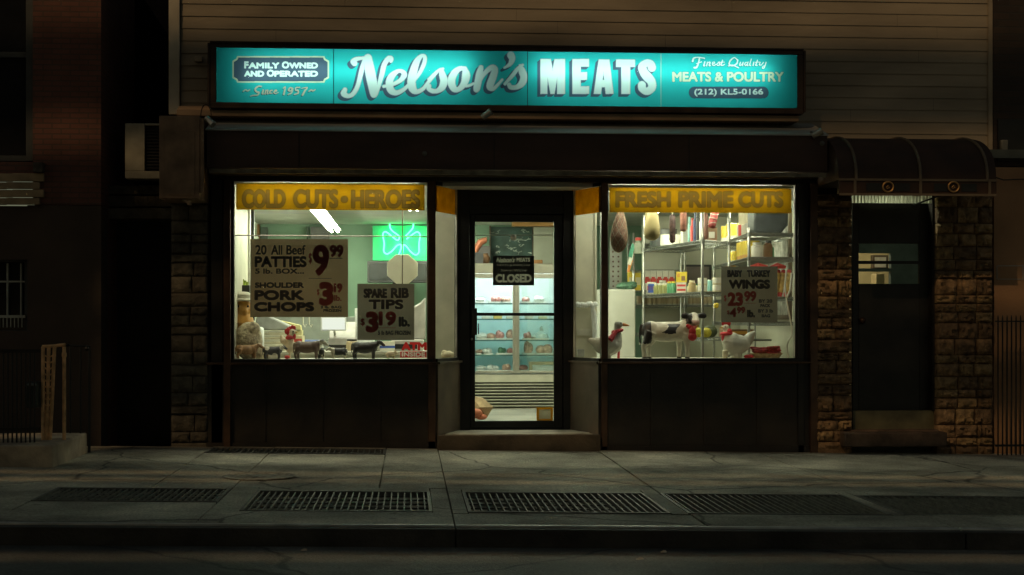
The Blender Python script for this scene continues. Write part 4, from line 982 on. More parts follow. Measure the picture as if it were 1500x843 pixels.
poster(523.5, 416, 607, 498.5, [('SPARE', 533.5, 424, 566, 436, 1.0, 1), ('RIB', 573.5, 423, 598, 436, 1.2, 1), ('TIPS', 541, 440, 590, 452.5, 1.1, 1), ('$', 528.5, 467, 534, 478, .6, 2), ('3', 538, 459, 552, 485, 2.6, 2),
    ('19', 556, 458, 579, 476, 1.6, 2), (None, 555, 480, 580, 480.8, 0, 2), ('lb.', 585, 465, 599.5, 478, 1.0, 1), ('5 lb BAG FROZEN', 554, 485, 601, 490.5, .6, 1)], M_papg, 'brown paper price poster for spare rib tips near the lower corner of the left window', .03)
poster(1056.5, 390.5, 1139, 472.5, [('BABY', 1066, 396.5, 1087, 405.5, .9, 1), ('TURKEY', 1095, 396.5, 1128, 405.5, .9, 1), ('WINGS', 1068.5, 411, 1127, 422.5, 1.3, 1), ('$', 1060.5, 433, 1064, 442, .5, 2), ('23', 1067, 430, 1087, 447.5, 1.6, 2),
    ('99', 1091, 427.5, 1107, 441, 1.0, 2), (None, 1090, 444, 1108, 444.6, 0, 2), ('$', 1065, 455, 1068.5, 461, .3, 2), ('4', 1070, 452, 1078, 464, 1.0, 2), ('99', 1080, 450.5, 1091, 459, .7, 2), ('lb.', 1095, 455, 1105.5, 464.5, .9, 1),
    ('BY 20', 1112, 439, 1131, 443.5, .6, 1), ('PACK', 1114, 446, 1128, 450, .6, 1), ('BY 3 lb', 1111, 453.5, 1132, 458, .5, 1), ('BAG', 1116, 461, 1128, 465, .6, 1)], M_papg, 'grey paper price poster for baby turkey wings in the right window', .03)
# ATM sticker
b_ = Raster(584, 500, 625, 524.5, F+.006, .0016); b_.c[:] = -1
b_.c[b_.text('ATM', 589, 502.5, 624, 513, 1.2)] = 0; p_ = b_.rect(586.5, 514.8, 624.8, 524); b_.c[p_] = 0; b_.c[b_.text('INSIDE', 589, 516.6, 622.5, 522.4, .5)] = 1
tag(b_.build('window_sticker', [film('sticker_red', (.5, .03, .03), .5, diff=(.4, .03, .03)), film('sticker_white', (.6, .55, .5), .5)]), 'red ATM INSIDE sticker in the bottom corner of the left window', 'sticker')
# CLOSED sign on the door
YK = YD+.04
b_ = Raster(722, 375, 782.5, 418.5, YK, .0016); M_chalk = film('sign_grey', (.20, .20, .165), .6)
Lk = rs_ = b_.blank()
nel = b_.text("Nelson's", 727, 377.5, 754, 384.5, .35, .35)
b_.c[nel] = 1; b_.c[b_.text('MEATS', 757, 378, 776, 383.5, .4)] = 1
b_.c[b_.text('MEATS & POULTRY', 728, 387, 777, 390, .1)] = 2
b_.c[b_.text("Sorry, We're", 733.5, 394, 771, 399.5, .15)] = 2; b_.c[b_.text('CLOSED', 726.5, 402.5, 778, 413.5, .9)] = 1
tag(b_.build('closed_sign', [pm('sign_black', (.014, .014, .013), .5), M_chalk, film('sign_dim', (.12, .12, .10), .6)]), 'black CLOSED sign with grey letters hanging on the glass shop door', 'sign')
# card frame low on the door, suction hook
c = MB()
for a in ((786, 597, 810, 600), (786, 614, 810, 617), (786, 600, 789.5, 614), (806.5, 600, 810, 614)): c.pbox(*a, YK-.004, YK+.002)
c.pbox(789.5, 600, 806.5, 614, YK-.001, YK+.002, 1)
solo('framed_card', c, [film('yellow_frame', (.70, .44, .05), .6), film('card_grey', (.6, .58, .48), .6)], 'small grey card in a yellow frame low on the shop door glass', 'card', P(798, 617, YK))
c = MB(); p = P(752, 348, YK); c.lathe([(.005, 0), (.03, 0), (.026, .012), (.008, .016), (.006, .03)], 14); c.v = [Vector((v.x, -v.z, v.y)) + p for v in c.v]
solo('suction_hook', c, pm('clear_plastic', (.6, .6, .55), .15), 'clear suction hook on the door glass above the closed sign', 'hook', p)
c = MB(); c.tube([P(696, 345, YD+.1), P(812, 344.5, YD+.1)], .005, 6); solo('curtain_rod', c, M_fix, 'thin pale rod across the top of the shop door glass', 'rod', P(750, 345, YD+.1))
c = MB(); c.tube([P(344, 345, F+.3), P(630, 347, F+.3)], .006, 6); solo('curtain_rod', c, pm('rod_grey', (.25, .22, .2), .5, .5), 'thin grey rod across the upper left window', 'rod', P(480, 346, F+.3))

# ================================================================== refrigerator behind the door
YR_ = 17.3
fxa, fxb = X(672, YR_), X(838, YR_); fz = lambda py: Z(py, YR_, 755)
rf = thing('display_refrigerator', 'tall glass door refrigerator with lit blue white shelves facing the shop door', 'refrigerator', ((fxa+fxb)/2, YR_+.35, FZ))
M_rf = pm('fridge_enamel', (.42, .40, .33), .4, .2, var=.08); M_rin = pm('fridge_liner', (.70, .76, .75), .5, var=.03); M_alu = pm('aluminium', (.55, .53, .46), .35, .8, var=.1)
c = MB(); c.box(fxa, fxa+.04, YR_+.05, YR_+.75, FZ+.06, fz(400)); c.box(fxb-.04, fxb, YR_+.05, YR_+.75, FZ+.06, fz(400)); c.box(fxa, fxb, YR_+.05, YR_+.75, fz(400), fz(386)); c.box(fxa, fxb, YR_+.02, YR_+.05, fz(401), fz(388))
c.box(fxa, fxb, YR_+.06, YR_+.75, FZ+.06, fz(548)); c.box(fxa+.05, fxb-.05, YR_+.1, YR_+.7, FZ, FZ+.06); c.build('cabinet', M_rf, rf, bevel=.004)
c = MB(); c.box(fxa+.04, fxb-.04, YR_+.70, YR_+.74, fz(548), fz(400)); c.box(fxa+.04, fxa+.045, YR_+.06, YR_+.70, fz(548), fz(400)); c.box(fxb-.045, fxb-.04, YR_+.06, YR_+.70, fz(548), fz(400)); c.box(fxa+.045, fxb-.045, YR_+.06, YR_+.70, fz(548), fz(548)+.004); c.box(fxa+.045, fxb-.045, YR_+.06, YR_+.70, fz(400)-.004, fz(400)); c.build('liner', M_rin, rf)
for py in (444, 467, 498, 520):
    c = MB(); c.box(fxa+.05, fxb-.05, YR_+.1, YR_+.68, fz(py)-.012, fz(py)-.004, 0); c.box(fxa+.05, fxb-.05, YR_+.085, YR_+.1, fz(py)-.018, fz(py)-.001, 1); c.build('shelf', [shiny_glass('shelf_glass', .06, (.85, .95, .95)), pm('shelf_edge', (.10, .2, .2), .4)], rf)
xm = X(756, YR_)
for a, bb, gl in ((fxa, xm-.019, glass('fridge_pane', (.95, .97, .97))), (xm+.019, fxb, shiny_glass('fridge_pane_shiny', .10))):
    c = MB(); f_ = .02
    c.box(a, a+f_, YR_, YR_+.045, fz(547), fz(401.5)); c.box(bb-f_, bb, YR_, YR_+.045, fz(547), fz(401.5)); c.box(a+f_, bb-f_, YR_, YR_+.045, fz(408), fz(401.5)); c.box(a+f_, bb-f_, YR_, YR_+.045, fz(547), fz(543.5))
    d_ = c.build('door', M_alu, rf, bevel=.003); c = MB(); c.box(a+f_, bb-f_, YR_+.02, YR_+.025, fz(543.5), fz(408)); c.build('pane', gl, d_)
    c = MB(); hx = a+.012 if a == fxa else bb-.05; c.box(hx, hx+.02, YR_-.02, YR_-.001, fz(490), fz(474)); c.build('handle', M_alu, d_)
c = MB(); c.box(fxa+.02, fxb-.02, YR_+.03, YR_+.06, FZ+.08, fz(560)); c.build('louver_back', pm('louver_dark', (.08, .08, .07), .7), rf)
c = MB(); c.box(fxa+.01, fxb-.01, YR_+.01, YR_+.05, fz(560), fz(549), 0)
for i in range(9):
    z = fz(562)-.036*i; c.prism([(YR_+.028, z-.022), (YR_-.005, z-.016), (YR_-.005, z-.012), (YR_+.028, z-.004)], 'x', fxa+.02, fxb-.02)
c.build('louver_panel', pm('louver_enamel', (.6, .58, .48), .35, .2, var=.08), rf)
c = MB(); c.tube([(fxa+.06, YR_+.075, fz(404.5)), (fxb-.06, YR_+.075, fz(404.5))], .014, 8); c.build('tube', emit('fridge_tube', (.86, 1, .99), 95.0), rf)
c = MB(); c.box(xm-.018, xm+.018, YR_-.008, YR_+.05, fz(547), fz(405)); c.build('mullion', M_alu, rf)
# goods in the refrigerator
M_meat = pm('meat_pink', (.50, .24, .22), .45, var=.35, scale=25); M_meat2 = pm('meat_pale', (.58, .38, .30), .45, var=.35, scale=25); M_wrap = pm('white_wrap', (.72, .75, .74), .4, var=.12, scale=14); M_greens = pm('leaf_green', (.10, .22, .14), .6, var=.4, scale=30)
M_tray = pm('foam_tray', (.75, .75, .72), .6)
def tray(px, py, w_, h_, mat, label, lumps=3, Y=17.5, grp=None):
    w_ *= 1.12; h_ *= 1.35
    p = P(px, py, Y); p.z = fz(py)-.003
    t = thing('meat_tray', label, 'tray', p, grp); c = MB(); c.prism([(-w_*.46, 0), (w_*.46, 0), (w_*.5, .02), (-w_*.5, .02)], 'y', -.09, .09); c.v = [v + p for v in c.v]; c.build('tray', M_tray, t)
    c = MB()
    for i in range(lumps):
        c.ell(p + Vector((w_*(-.3+.6*(i+.5)/lumps)+random.uniform(-.01, .01), random.uniform(-.02, .02), .02+h_*.35)), (w_*.34/lumps*1.7, .06, h_*random.uniform(.4, .6)), 12, 8)
    c.build('meat', mat, t)
tray(726, 444, .15, .06, M_meat, 'tray of pink meat on the top shelf of the refrigerator', 4)
tray(703, 444, .09, .05, M_wrap, 'white wrapped package at the end of the top refrigerator shelf', 1)
tray(733, 498, .12, .075, M_meat, 'tray of red meat on the third refrigerator shelf', 2); tray(748, 498, .09, .085, M_meat2, 'tray of pale meat beside the red meat on the third refrigerator shelf', 1)
tray(706, 498, .12, .06, M_wrap, 'white wrapped package at the end of the third refrigerator shelf', 1)
tray(735, 520, .13, .06, M_greens, 'tray of green garnish on the fourth refrigerator shelf', 3); tray(713, 520, .13, .05, M_wrap, 'white wrapped package beside the green garnish in the refrigerator', 2)
tray(774, 520, .13, .12, M_meat2, 'tall pale joint of meat on the fourth refrigerator shelf', 2); tray(797, 520, .20, .085, M_meat2, 'broad brown roast on the fourth refrigerator shelf', 2)
tray(790, 498, .2, .03, M_wrap, 'white covered platter on the third refrigerator shelf', 1)
p = P(793, 495, 17.5); p.z = fz(498)+.01; c = MB(); c.lathe([(.01, .15), (.02, .14), (.022, .09), (.07, .06), (.085, .0), (.01, -.005)][::-1], 16, p); solo('glass_dome', c, pm('dome_glass', (.55, .68, .7), .15), 'pale dome cover on the third refrigerator shelf', 'dish cover', p)
for i, (px, col, lab) in enumerate(((712, (.75, .75, .7), 'white tub on the second refrigerator shelf'), (729, (.7, .55, .2), 'yellow butter box on the second refrigerator shelf'), (748, (.75, .75, .68), 'cream tub beside the yellow butter box'), (775, (.7, .72, .7), 'low white tub on the second shelf behind the refrigerator reflection'), (795, (.65, .62, .4), 'pale yellow cheese block in the refrigerator'))):
    p = P(px, 467, 17.5); c = MB(); c.box(p.x-.05, p.x+.05, 17.45, 17.57, fz(467)-.003, fz(467)+.03+.02*(i % 2)); solo('food_box', c, pm('fridge_box_%d' % i, col, .5), lab, 'food box', (p.x, 17.5, fz(467)), bevel=.006)
tray(722, 545, .16, .05, M_wrap, 'white wrapped package at the bottom of the refrigerator', 2)
c = MB(); p = P(793, 543, 17.45)
for a in ((775, 530, 812, 535, 0), (775, 535, 780, 544, 0)): c.pbox(*a[:4], 17.4, 17.43)
c.pbox(781, 536, 812, 544, 17.41, 17.42, 1); solo('framed_notice', c, [pm('notice_tan', (.5, .42, .26), .6), M_wrap], 'tan framed white notice standing at the bottom of the refrigerator', 'notice', p)
# things above and in front of the refrigerator
ch = thing('menu_chalkboard', 'dark green chalkboard with smudged white drawings on the green back wall', 'chalkboard', P(738, 390, 18.95))
b_ = Raster(719, 333, 780, 400, 19.03, .006); A = b_.blank()
for i in range(26):
    x, y = random.uniform(723, 776), random.uniform(336, 372); s_ = [(x, y, 1.1)]
    for k_ in range(4): s_.append((s_[-1][0]+random.uniform(-3, 4), s_[-1][1]+random.uniform(-2, 2.2), random.uniform(.7, 1.6)))
    b_.stroke(A, s_, 8)
b_.c[A] = 1; b_.build('slate', [pm('board_green', (.045, .085, .075), .7, var=.3), pm('chalk', (.42, .48, .42), .9, var=.4)], ch)
c = MB(); c.pbox(717, 331, 719, 402, 18.98, 19.05); c.pbox(780, 331, 782, 402, 18.98, 19.05); c.build('frame', M_tan, ch)
c = MB(); c.pbox(782, 333, 840, 402, 18.7, 18.75); solo('grey_partition', c, pm('grey_paint', (.42, .44, .36), .7, var=.05), 'plain grey green partition beside the chalkboard', 'partition', P(800, 402, 18.7))
c = MB(); c.pbox(751, 324, 840, 331.5, 18.4, 18.6); solo('wood_board', c, pm('orange_wood', (.42, .22, .07), .6, var=.3, stretch=(.3, 1, 1)), 'orange wooden board along the ceiling above the chalkboard', 'board', P(790, 331, 18.5))
c = MB(); c.pbox(782, 381, 795, 402, 18.5, 18.6); solo('cardboard_box', c, pm('orange_card', (.42, .20, .08), .7), 'orange cardboard box on top of things behind the refrigerator', 'box', P(788, 402, 18.5), bevel=.01)
c = MB(); p = P(704, 358, 18.9); c.tube([P(712, 352, 18.9), P(704, 355, 18.9), P(699, 362, 18.9), P(697, 372, 18.9)], [.03, .045, .04, .012], 8); c.tube([P(704, 352, 18.9), P(713, 351, 18.9)], [.02, .03], 8)
solo('wall_ornament', c, pm('rust_red', (.40, .13, .07), .7, var=.3), 'rust red ornament hanging on the mint wall beside the chalkboard', 'ornament', p)
c = MB(); c.pbox(680, 368, 710, 394, 20.3, 18.9); c.pbox(682, 370, 708, 392, 18.49, 18.5, 1); solo('small_monitor', c, [pm('monitor_grey', (.12, .11, .11), .5), pm('monitor_face', (.05, .05, .055), .3)], 'small dark monitor on the mint wall seen through the top of the shop door', 'monitor', P(695, 394, 18.6), bevel=.01)
c = MB(); c.tube([P(709, 372, 18.7), P(713, 396, 18.7)], .05, 8); c.ell(P(711, 380, 18.6), (.06, .05, .07)); solo('wooden_mallet', c, pm('dark_wood', (.16, .08, .04), .6), 'dark brown wooden hanging beside the small monitor', 'hanging', P(711, 390, 18.7))
bg_ = thing('paper_bag', 'crumpled brown paper bag with orange packet on the floor behind the shop door', 'paper bag', P(704, 610, 15.2)); c = MB(); p = P(700, 600, 15.2)
ps = [P(684, 611, 15.2), P(713, 611, 15.2), P(722, 596, 15.2), P(708, 584, 15.25), P(690, 580, 15.3)]
vs = [v + Vector((0, dy, 0)) for dy in (-.08, .1) for v in ps]; n = 5
c.add([vs[0], vs[1], vs[2], vs[3], vs[4], P(703, 597, 15.05)], [(0,1,5),(1,2,5),(2,3,5),(3,4,5),(4,0,5)]); c.add(vs[n:]+vs[:n], [(0,1,6,5),(1,2,7,6),(2,3,8,7),(3,4,9,8),(4,0,5,9),(0,4,3,2,1)])
c.build('bag', pm('kraft_bag', (.42, .30, .17), .8, var=.25, scale=14), bg_, angle=20)
c = MB(); c.ell(P(697, 606, 15.0), (.07, .05, .05)); c.ell(P(705, 611, 15.02), (.06, .05, .03)); c.build('packet', pm('orange_packet', (.55, .16, .08), .6), bg_)

def eyes(parent, pts, r):
    for q in pts:
        e_ = MB(); e_.ell(q, r if isinstance(r, tuple) else (r, r, r), 8, 6); e_.build('eye', pm('toy_black', (.022, .022, .024), .45), parent)
# ================================================================== left window display
ZP = ZS-.012
def on(px, Y=13.85): p = P(px, 470, Y); p.z = ZP; return p
def cow_geo(calf=False):
    c = MB(); T = c.tube; E = c.ell
    if calf: E((-.30, 0, .49), (.17, .135, .165)); E((-.03, 0, .46), (.34, .155, .175)); E((.24, 0, .48), (.17, .13, .175))
    else: E((-.30, 0, .46), (.18, .15, .20)); E((-.03, 0, .42), (.36, .17, .215)); E((.24, 0, .45), (.19, .15, .21))
    T([(-.42, 0, .55), (-.15, 0, .565), (.15, 0, .565), (.34, 0, .58)], [.07, .075, .075, .07], 10)
    for s_ in (-1, 1):
        k = .055*s_ if calf else .02*s_; w = 1.12 if calf else 1.3
        T([(.26-k, .07*s_, .44), (.27-k, .085*s_, .27), (.275-k, .085*s_, .21), (.27-k, .085*s_, .05), (.275-k, .085*s_, 0)], [.085, .05*w, .043*w, .035*w, .042*w], 10)
        T([(-.31, .07*s_, .46), (-.32+k, .09*s_, .30), (-.385+k, .09*s_, .21), (-.365+k, .09*s_, .05), (-.36+k, .09*s_, 0)], [.115, .068*w, .043*w, .034*w, .042*w], 10)
    T([(-.46, 0, .60), (-.49, 0, .5), (-.485, 0, .3), (-.48, 0, .24)], [.02, .017, .018, .028], 8)
    if not calf:
        T([(.30, 0, .53), (.44, 0, .60)], [.13, .095], 12); T([(.43, 0, .66), (.52, 0, .62), (.64, 0, .52)], [.08, .075, .055], 12); E((.645, 0, .515), (.05, .052, .045))
        for s_ in (-1, 1): E((.43, .10*s_, .68), (.025, .055, .035))
        return remeshed(c, .014, 5)
    T([(.28, 0, .53), (.38, -.02, .64), (.42, -.05, .69)], [.14, .105, .09], 12); E((.44, -.09, .715), (.095, .10, .09)); T([(.445, -.12, .70), (.455, -.24, .63)], [.085, .058], 12); E((.456, -.25, .625), (.06, .045, .05))
    for s_, dx in ((-1, .295), (1, .595)): E((dx, -.07, .745), (.085, .024, .055), rot=Matrix.Rotation(.12*s_, 3, 'Y'))
    return remeshed(c, .013, 5)
COW, CALF = cow_geo(), cow_geo(True)
def put(geo, o, L, rz, fn, sc=(1, 1, 1)):
    c = MB(); ca, sa = math.cos(rz), math.sin(rz)
    for v in geo.v:
        x, y, z = v.x*L*sc[0], v.y*L*sc[1], v.z*L*sc[2]; c.v.append(Vector((x*ca-y*sa, x*sa+y*ca, z)) + o)
    c.f = geo.f; c.m = []
    for f in geo.f:
        m = sum((geo.v[i] for i in f), Vector())/len(f); c.m.append(fn(m))
    return c
def tx_(px0, px1, Y): return X(px1, Y) - X(px0, Y)
M_ck = pm('toy_black', (.022, .022, .024), .45); M_cw = pm('toy_white', (.60, .58, .48), .5, var=.12, scale=14); M_cb = pm('toy_brown', (.30, .16, .07), .5, var=.25, scale=18); M_cg = pm('toy_grey_brown', (.15, .105, .085), .5, var=.2); M_cgr = pm('toy_dark_grey', (.07, .075, .085), .5, var=.3); M_hoof = pm('hoof', (.06, .05, .045), .6); M_pinkn = pm('muzzle_pink', (.50, .33, .28), .5)
def cow(px0, px1, Y, rz, mats, fn, label, flip=1, z=0):
    L = abs(tx_(px0, px1, Y))/1.06; o = on((px0+px1)/2 - (px1-px0)*.07*flip, Y); o.z += z
    t = thing('toy_cow', label, 'toy cow', o, 'toy cows lined up in the left window')
    put(COW, o, L, rz, fn, (1, 1.2, .93)).build('body', mats, t, angle=80)
    ca, sa = math.cos(rz), math.sin(rz); x = .50*L
    eyes(t, [o+Vector((x*ca-y*sa, x*sa+y*ca, .655*.93*L)) for y in (-.08*L, .08*L)], .012*L); return t
cow(346, 384, 13.8, .25, [M_cb, M_cw], lambda m: 0 if m.z > .06 else 1, 'light brown toy cow at the left end of the window row')
cow(386, 419, 13.86, .1, [M_cgr, M_cw], lambda m: 1 if (math.sin(m.x*9+1)*math.sin(m.z*8) > .55) else 0, 'dark grey toy cow between the brown cow and the red rooster')
cow(431, 478, 13.82, -.12, [M_cg, M_cw, M_ck], lambda m: 1 if m.x > .40 and m.z < .66 else (2 if m.x > .4 else 0), 'grey brown toy cow with a pale face in the middle of the window row')
cow(479, 508, 13.85, .2+PI, [M_ck, M_cw], lambda m: 1 if (m.x > .22 or m.z < .22) else 0, 'black toy cow with white front standing behind the pale faced cow', -1)
cow(516, 561, 13.8, -.05, [M_ck, M_cgr], lambda m: 0, 'all black toy cow standing alone towards the ATM sticker')
cow(459, 486, 13.95, PI*.55+PI, [M_cw, M_ck], lambda m: 1 if m.x > .3 or m.x < -.2 else 0, 'black and white toy cow facing the street in the middle of the row', 1)
# small cream pig
def pig(px, Y, L, label):
    o = on(px, Y); t = thing('toy_pig', label, 'toy pig', o); c = MB()
    c.ell((0, 0, .32), (.38, .24, .24)); c.ell((.36, 0, .40), (.18, .17, .17)); c.tube([(.48, 0, .37), (.58, 0, .35)], [.09, .075], 10)
    for sx in (-.2, .24):
        for sy in (-.13, .13): c.tube([(sx, sy, .25), (sx, sy, 0)], [.08, .06], 8)
    for s_ in (-1, 1): c.ell((.34, .13*s_, .56), (.05, .04, .08))
    put(remeshed(c, .02, 4), o, L, .3, lambda m: 0).build('body', pm('pig_cream', (.58, .47, .32), .5), t, angle=80)
    c2, s2 = math.cos(.3), math.sin(.3); x = .47*L
    eyes(t, [o+Vector((x*c2-y*s2, x*s2+y*c2, .45*L)) for y in (-.1*L, .1*L)], .014*L)
pig(572, 13.95, .13, 'small cream toy pig beside the all black toy cow')
# red headed rooster
o = on(425, 14.02); rt = thing('rooster_figurine', 'cream rooster figurine with big red comb and wattle among the toy cows', 'rooster figurine', o)
M_rr = pm('comb_red', (.50, .035, .045), .45, var=.15); M_rc = pm('rooster_cream', (.62, .55, .40), .5, var=.1)
c = MB(); c.ell((0, 0, .13), (.05, .045, .075)); c.tube([(0, 0, .16), (.01, 0, .25), (.02, 0, .29)], [.045, .032, .03], 12); c.ell((.025, 0, .295), (.038, .033, .036)); c.tube([(-.03, 0, .15), (-.08, 0, .2), (-.1, 0, .26)], [.03, .035, .012], 10); c.tube([(0, .02, .08), (0, .02, 0)], .012, 8); c.tube([(0, -.02, .08), (0, -.02, 0)], .012, 8)
put(remeshed(c, .006, 4), o, 1, 0, lambda m: 0).build('body', M_rc, rt, angle=80)
c = MB()
for a in range(5): c.ell(o+Vector((.045-.022*a, 0, .335+.012*math.sin(a*1.3)-.006*a)), (.018, .011, .03))
c.ell(o+Vector((-.02, 0, .30)), (.03, .02, .045)); c.build('comb', M_rr, rt)
c = MB(); c.ell(o+Vector((.045, -.01, .245)), (.02, .014, .035)); c.ell(o+Vector((-.005, -.02, .232)), (.045, .03, .028)); c.build('wattle', M_rr, rt)
c = MB(); c.tube([o+Vector((.055, 0, .295)), o+Vector((.09, 0, .288))], [.014, .002], 8); c.build('beak', pm('beak_yellow', (.6, .4, .1), .5), rt)
c = MB(); c.ell(o+Vector((.035, -.03, .30)), (.008,)*3); c.build('eye', M_ck, rt)
c = MB(); c.ell(o+Vector((-.03, -.03, .02)), (.03, .025, .02)); c.build('foot', M_rr, rt)
for ch_ in rt.children: pass
rt.scale = (.86, .86, .86)
# stuff on and behind the sill
def lump(name, px, y0, y1, w_, Y, mat, label, cat, z=None, sq=1.0):
    p = on(px, Y); 
    if z is None: z = ZP
    top = Z(y0, Y, px); p.z = z; h = top-z; c = MB(); random.seed(int(px))
    c.ell(p+Vector((0, 0, h*.42)), (w_*.5, w_*.4*sq, h*.46), 12, 8)
    for i in range(7): c.ell(p+Vector((random.uniform(-.3, .3)*w_, random.uniform(-.2, .2)*w_, h*random.uniform(.15, .75))), (w_*random.uniform(.16, .28), w_*.2, h*random.uniform(.16, .28)), 10, 7)
    q = remeshed(c, max(.006, w_*.04), 2); q.v = [v if v.z > z else Vector((v.x, v.y, z)) for v in q.v]
    return solo(name, q, mat, label, cat, p, angle=70)
lump('burlap_sack', 364, 464, 514, .27, 13.98, pm('burlap', (.50, .43, .30), .9, var=.35, scale=30, bump=.6), 'lumpy cream burlap sack at the left end of the window', 'sack')
t = thing('ceramic_figure', 'orange ceramic figure wearing a pale cap at the left end of the window', 'figure', on(356, 14.12)); o = on(356, 14.12)
c = MB(); hz = Z(453, 14.12, 356)-ZP; c.ell((-.01, 0, hz), (.10, .085, .105)); c.tube([(0, 0, hz-.06), (0, 0, hz-.14)], [.09, .11], 12); c.ell((0, 0, hz-.24), (.15, .10, .15)); c.ell((.03, -.08, hz-.02), (.028, .03, .03)); c.ell((-.11, 0, hz+.02), (.03, .02, .04)); c.ell((.09, 0, hz+.02), (.03, .02, .04))
put(remeshed(c, .012, 3), o, 1, 0, lambda m: 0).build('body', pm('orange_glaze', (.52, .27, .06), .35, var=.2), t, angle=80)
c = MB(); c.lathe([(.12, 0), (.135, .012), (.10, .03), (.10, .06), (.06, .085), (.02, .09)], 16, o+Vector((-.01, 0, hz+.075))); c.build('cap', M_cw, t)
eyes(t, [o+Vector((.045*s_+.01, -.078, hz+.025)) for s_ in (-1, 1)], (.009, .007, .012))
c = MB(); p = P(352, 430, 14.5); c.box(p.x-.15, p.x+.1, 14.4, 14.75, Z(431, 14.5), Z(419, 14.5)); solo('black_shelf_board', c, M_black, 'black shelf board on the left inside wall of the window', 'shelf', p, bevel=.004)
c = MB()
for i in range(9): x = p.x-.11+.022*i; c.tube([(x, 14.5, Z(419, 14.5)), (x+.005, 14.5, Z(410+2*(i % 3), 14.5))], [.016, .012], 6)
solo('plastic_parsley', c, pm('parsley', (.32, .42, .06), .6, var=.4, scale=30), 'yellow green plastic parsley strip on the black shelf board', 'garnish', (p.x, 14.5, Z(419, 14.5)))
c = MB(); c.tube([P(346, 440, 14.45), P(352, 436, 14.4), P(358, 437, 14.4), P(364, 435, 14.4)], .008, 6); solo('power_cable', c, M_black, 'black cord hanging under the black shelf board', 'cord', P(355, 437, 14.4))
# counter with goods
c = MB(); ya = 15.2; zc = Z(520, ya, 470); c.box(XL0-.2, X(640, ya), ya, ya+.9, FZ, zc); c.box(XL0-.22, X(640, ya), ya-.03, ya+.92, zc, zc+.035, 1)
solo('service_counter', c, [pm('counter_side', (.45, .45, .38), .5), pm('counter_top', (.50, .49, .42), .35)], 'long pale service counter behind the toy cows', 'counter', (X(480, ya), ya, FZ), bevel=.004)
zc += .035
def onc(px, Y): p = P(px, 470, Y); p.z = zc; return p
c = MB(); p = onc(405, 15.5)
for i in range(9): dx = random.uniform(-.015, .015); c.box(p.x-.17+dx, p.x+.18+dx, 15.4, 15.7, zc+i*.024, zc+i*.024+.02, i % 2)
solo('paper_stack', c, [pm('paper_white', (.68, .66, .55), .7), pm('paper_cream', (.62, .57, .42), .7)], 'stack of white wrapping paper on the service counter', 'paper stack', p, bevel=.003)
c = MB(); top = zc+9*.024; c.prism([(-.2, 0), (.22, 0), (.20, .03), (-.08, .16), (-.18, .14)], 'y', 15.42, 15.68); c.v = [Vector((v.x+p.x-.02, v.y, v.z+top)) for v in c.v]
solo('grey_cloth', c, pm('grey_cloth', (.30, .31, .30), .8), 'folded grey cloth on top of the wrapping paper stack', 'cloth', (p.x, 15.5, top), bevel=.02)
c = MB(); c.prism([(-.1, 0), (.16, 0), (.15, .05), (-.06, .1)], 'y', 15.70, 15.9); c.v = [Vector((v.x+p.x+.08, v.y, v.z+top)) for v in c.v]
c.box(p.x-.1, p.x+.25, 15.71, 15.89, zc, top-.002); solo('yellow_papers', c, pm('yellow_paper', (.62, .55, .25), .7, var=.2), 'pile of yellow papers behind the grey cloth', 'paper pile', (p.x, 15.8, zc), bevel=.004)
c = MB(); p = onc(374, 15.35); c.box(p.x-.05, p.x+.09, 15.3, 15.38, zc, zc+.25); solo('pale_bag', c, M_wrap, 'pale grey bag beside the wrapping paper stack', 'bag', p, bevel=.03)
bx = thing('blue_lidded_box', 'clear white tub with a blue lid on the service counter', 'tub', onc(458, 15.6)); p = onc(458, 15.6)
c = MB(); c.box(p.x-.11, p.x+.11, 15.5, 15.75, zc, zc+.085); c.build('tub', M_wrap, bx, bevel=.006); c = MB(); c.box(p.x-.12, p.x+.12, 15.49, 15.76, zc+.085, zc+.11); c.build('lid', pm('lid_blue', (.06, .12, .42), .4), bx, bevel=.004)
c = MB(); c.box(p.x-.05, p.x+.05, 15.495, 15.5, zc+.01, zc+.075); c.build('label', pm('label_grey', (.4, .38, .38), .6), bx)
mc = thing('cash_register', 'grey cash register with a white lit screen on the service counter', 'cash register', onc(500, 15.7)); p = onc(502, 15.7)
c = MB(); c.box(p.x-.15, p.x+.15, 15.6, 16, zc, zc+.13); c.prism([(15.62, .13), (15.95, .13), (15.95, .30), (15.85, .30)], 'x', -.14, .14); c.v[8:] = [Vector((v.x+p.x, v.y, v.z+zc)) for v in c.v[8:]]; c.build('body', pm('register_grey', (.38, .36, .34), .5), mc, bevel=.008)
c = MB(); c.box(p.x-.14, p.x+.14, 15.595, 15.6, zc+.02, zc+.06); c.build('drawer', M_black, mc)
c = MB(); c.pbox(472, 466, 505, 483, 15.55, 15.58); c.build('screen', emit('screen_white', (.95, 1, .88), .95), mc); 
c = MB(); c.pbox(470, 464, 507, 485, 15.581, 15.61); c.tube([P(490, 484, 15.6), (P(490, 484, 15.6).x, 15.7, zc+.13)], .015, 8); c.build('screen_housing', M_fix, mc, bevel=.006)
sl_ = thing('meat_slicer', 'pale grey meat slicer with slanted hood behind the spare rib poster', 'meat slicer', onc(606, 15.5)); p = onc(604, 15.5)
c = MB(); c.box(p.x-.22, p.x+.12, 15.4, 15.8, zc, zc+.12); c.build('base', pm('slicer_grey', (.48, .46, .44), .35, .3), sl_, bevel=.015)
c = MB(); c.prism([(-.16, .12), (.14, .12), (.14, .56), (.08, .5), (-.12, .38)], 'y', 15.5, 15.7); c.v = [Vector((v.x+p.x, v.y, v.z+zc)) for v in c.v]; c.build('hood', MATS['slicer_grey'], sl_, bevel=.015)
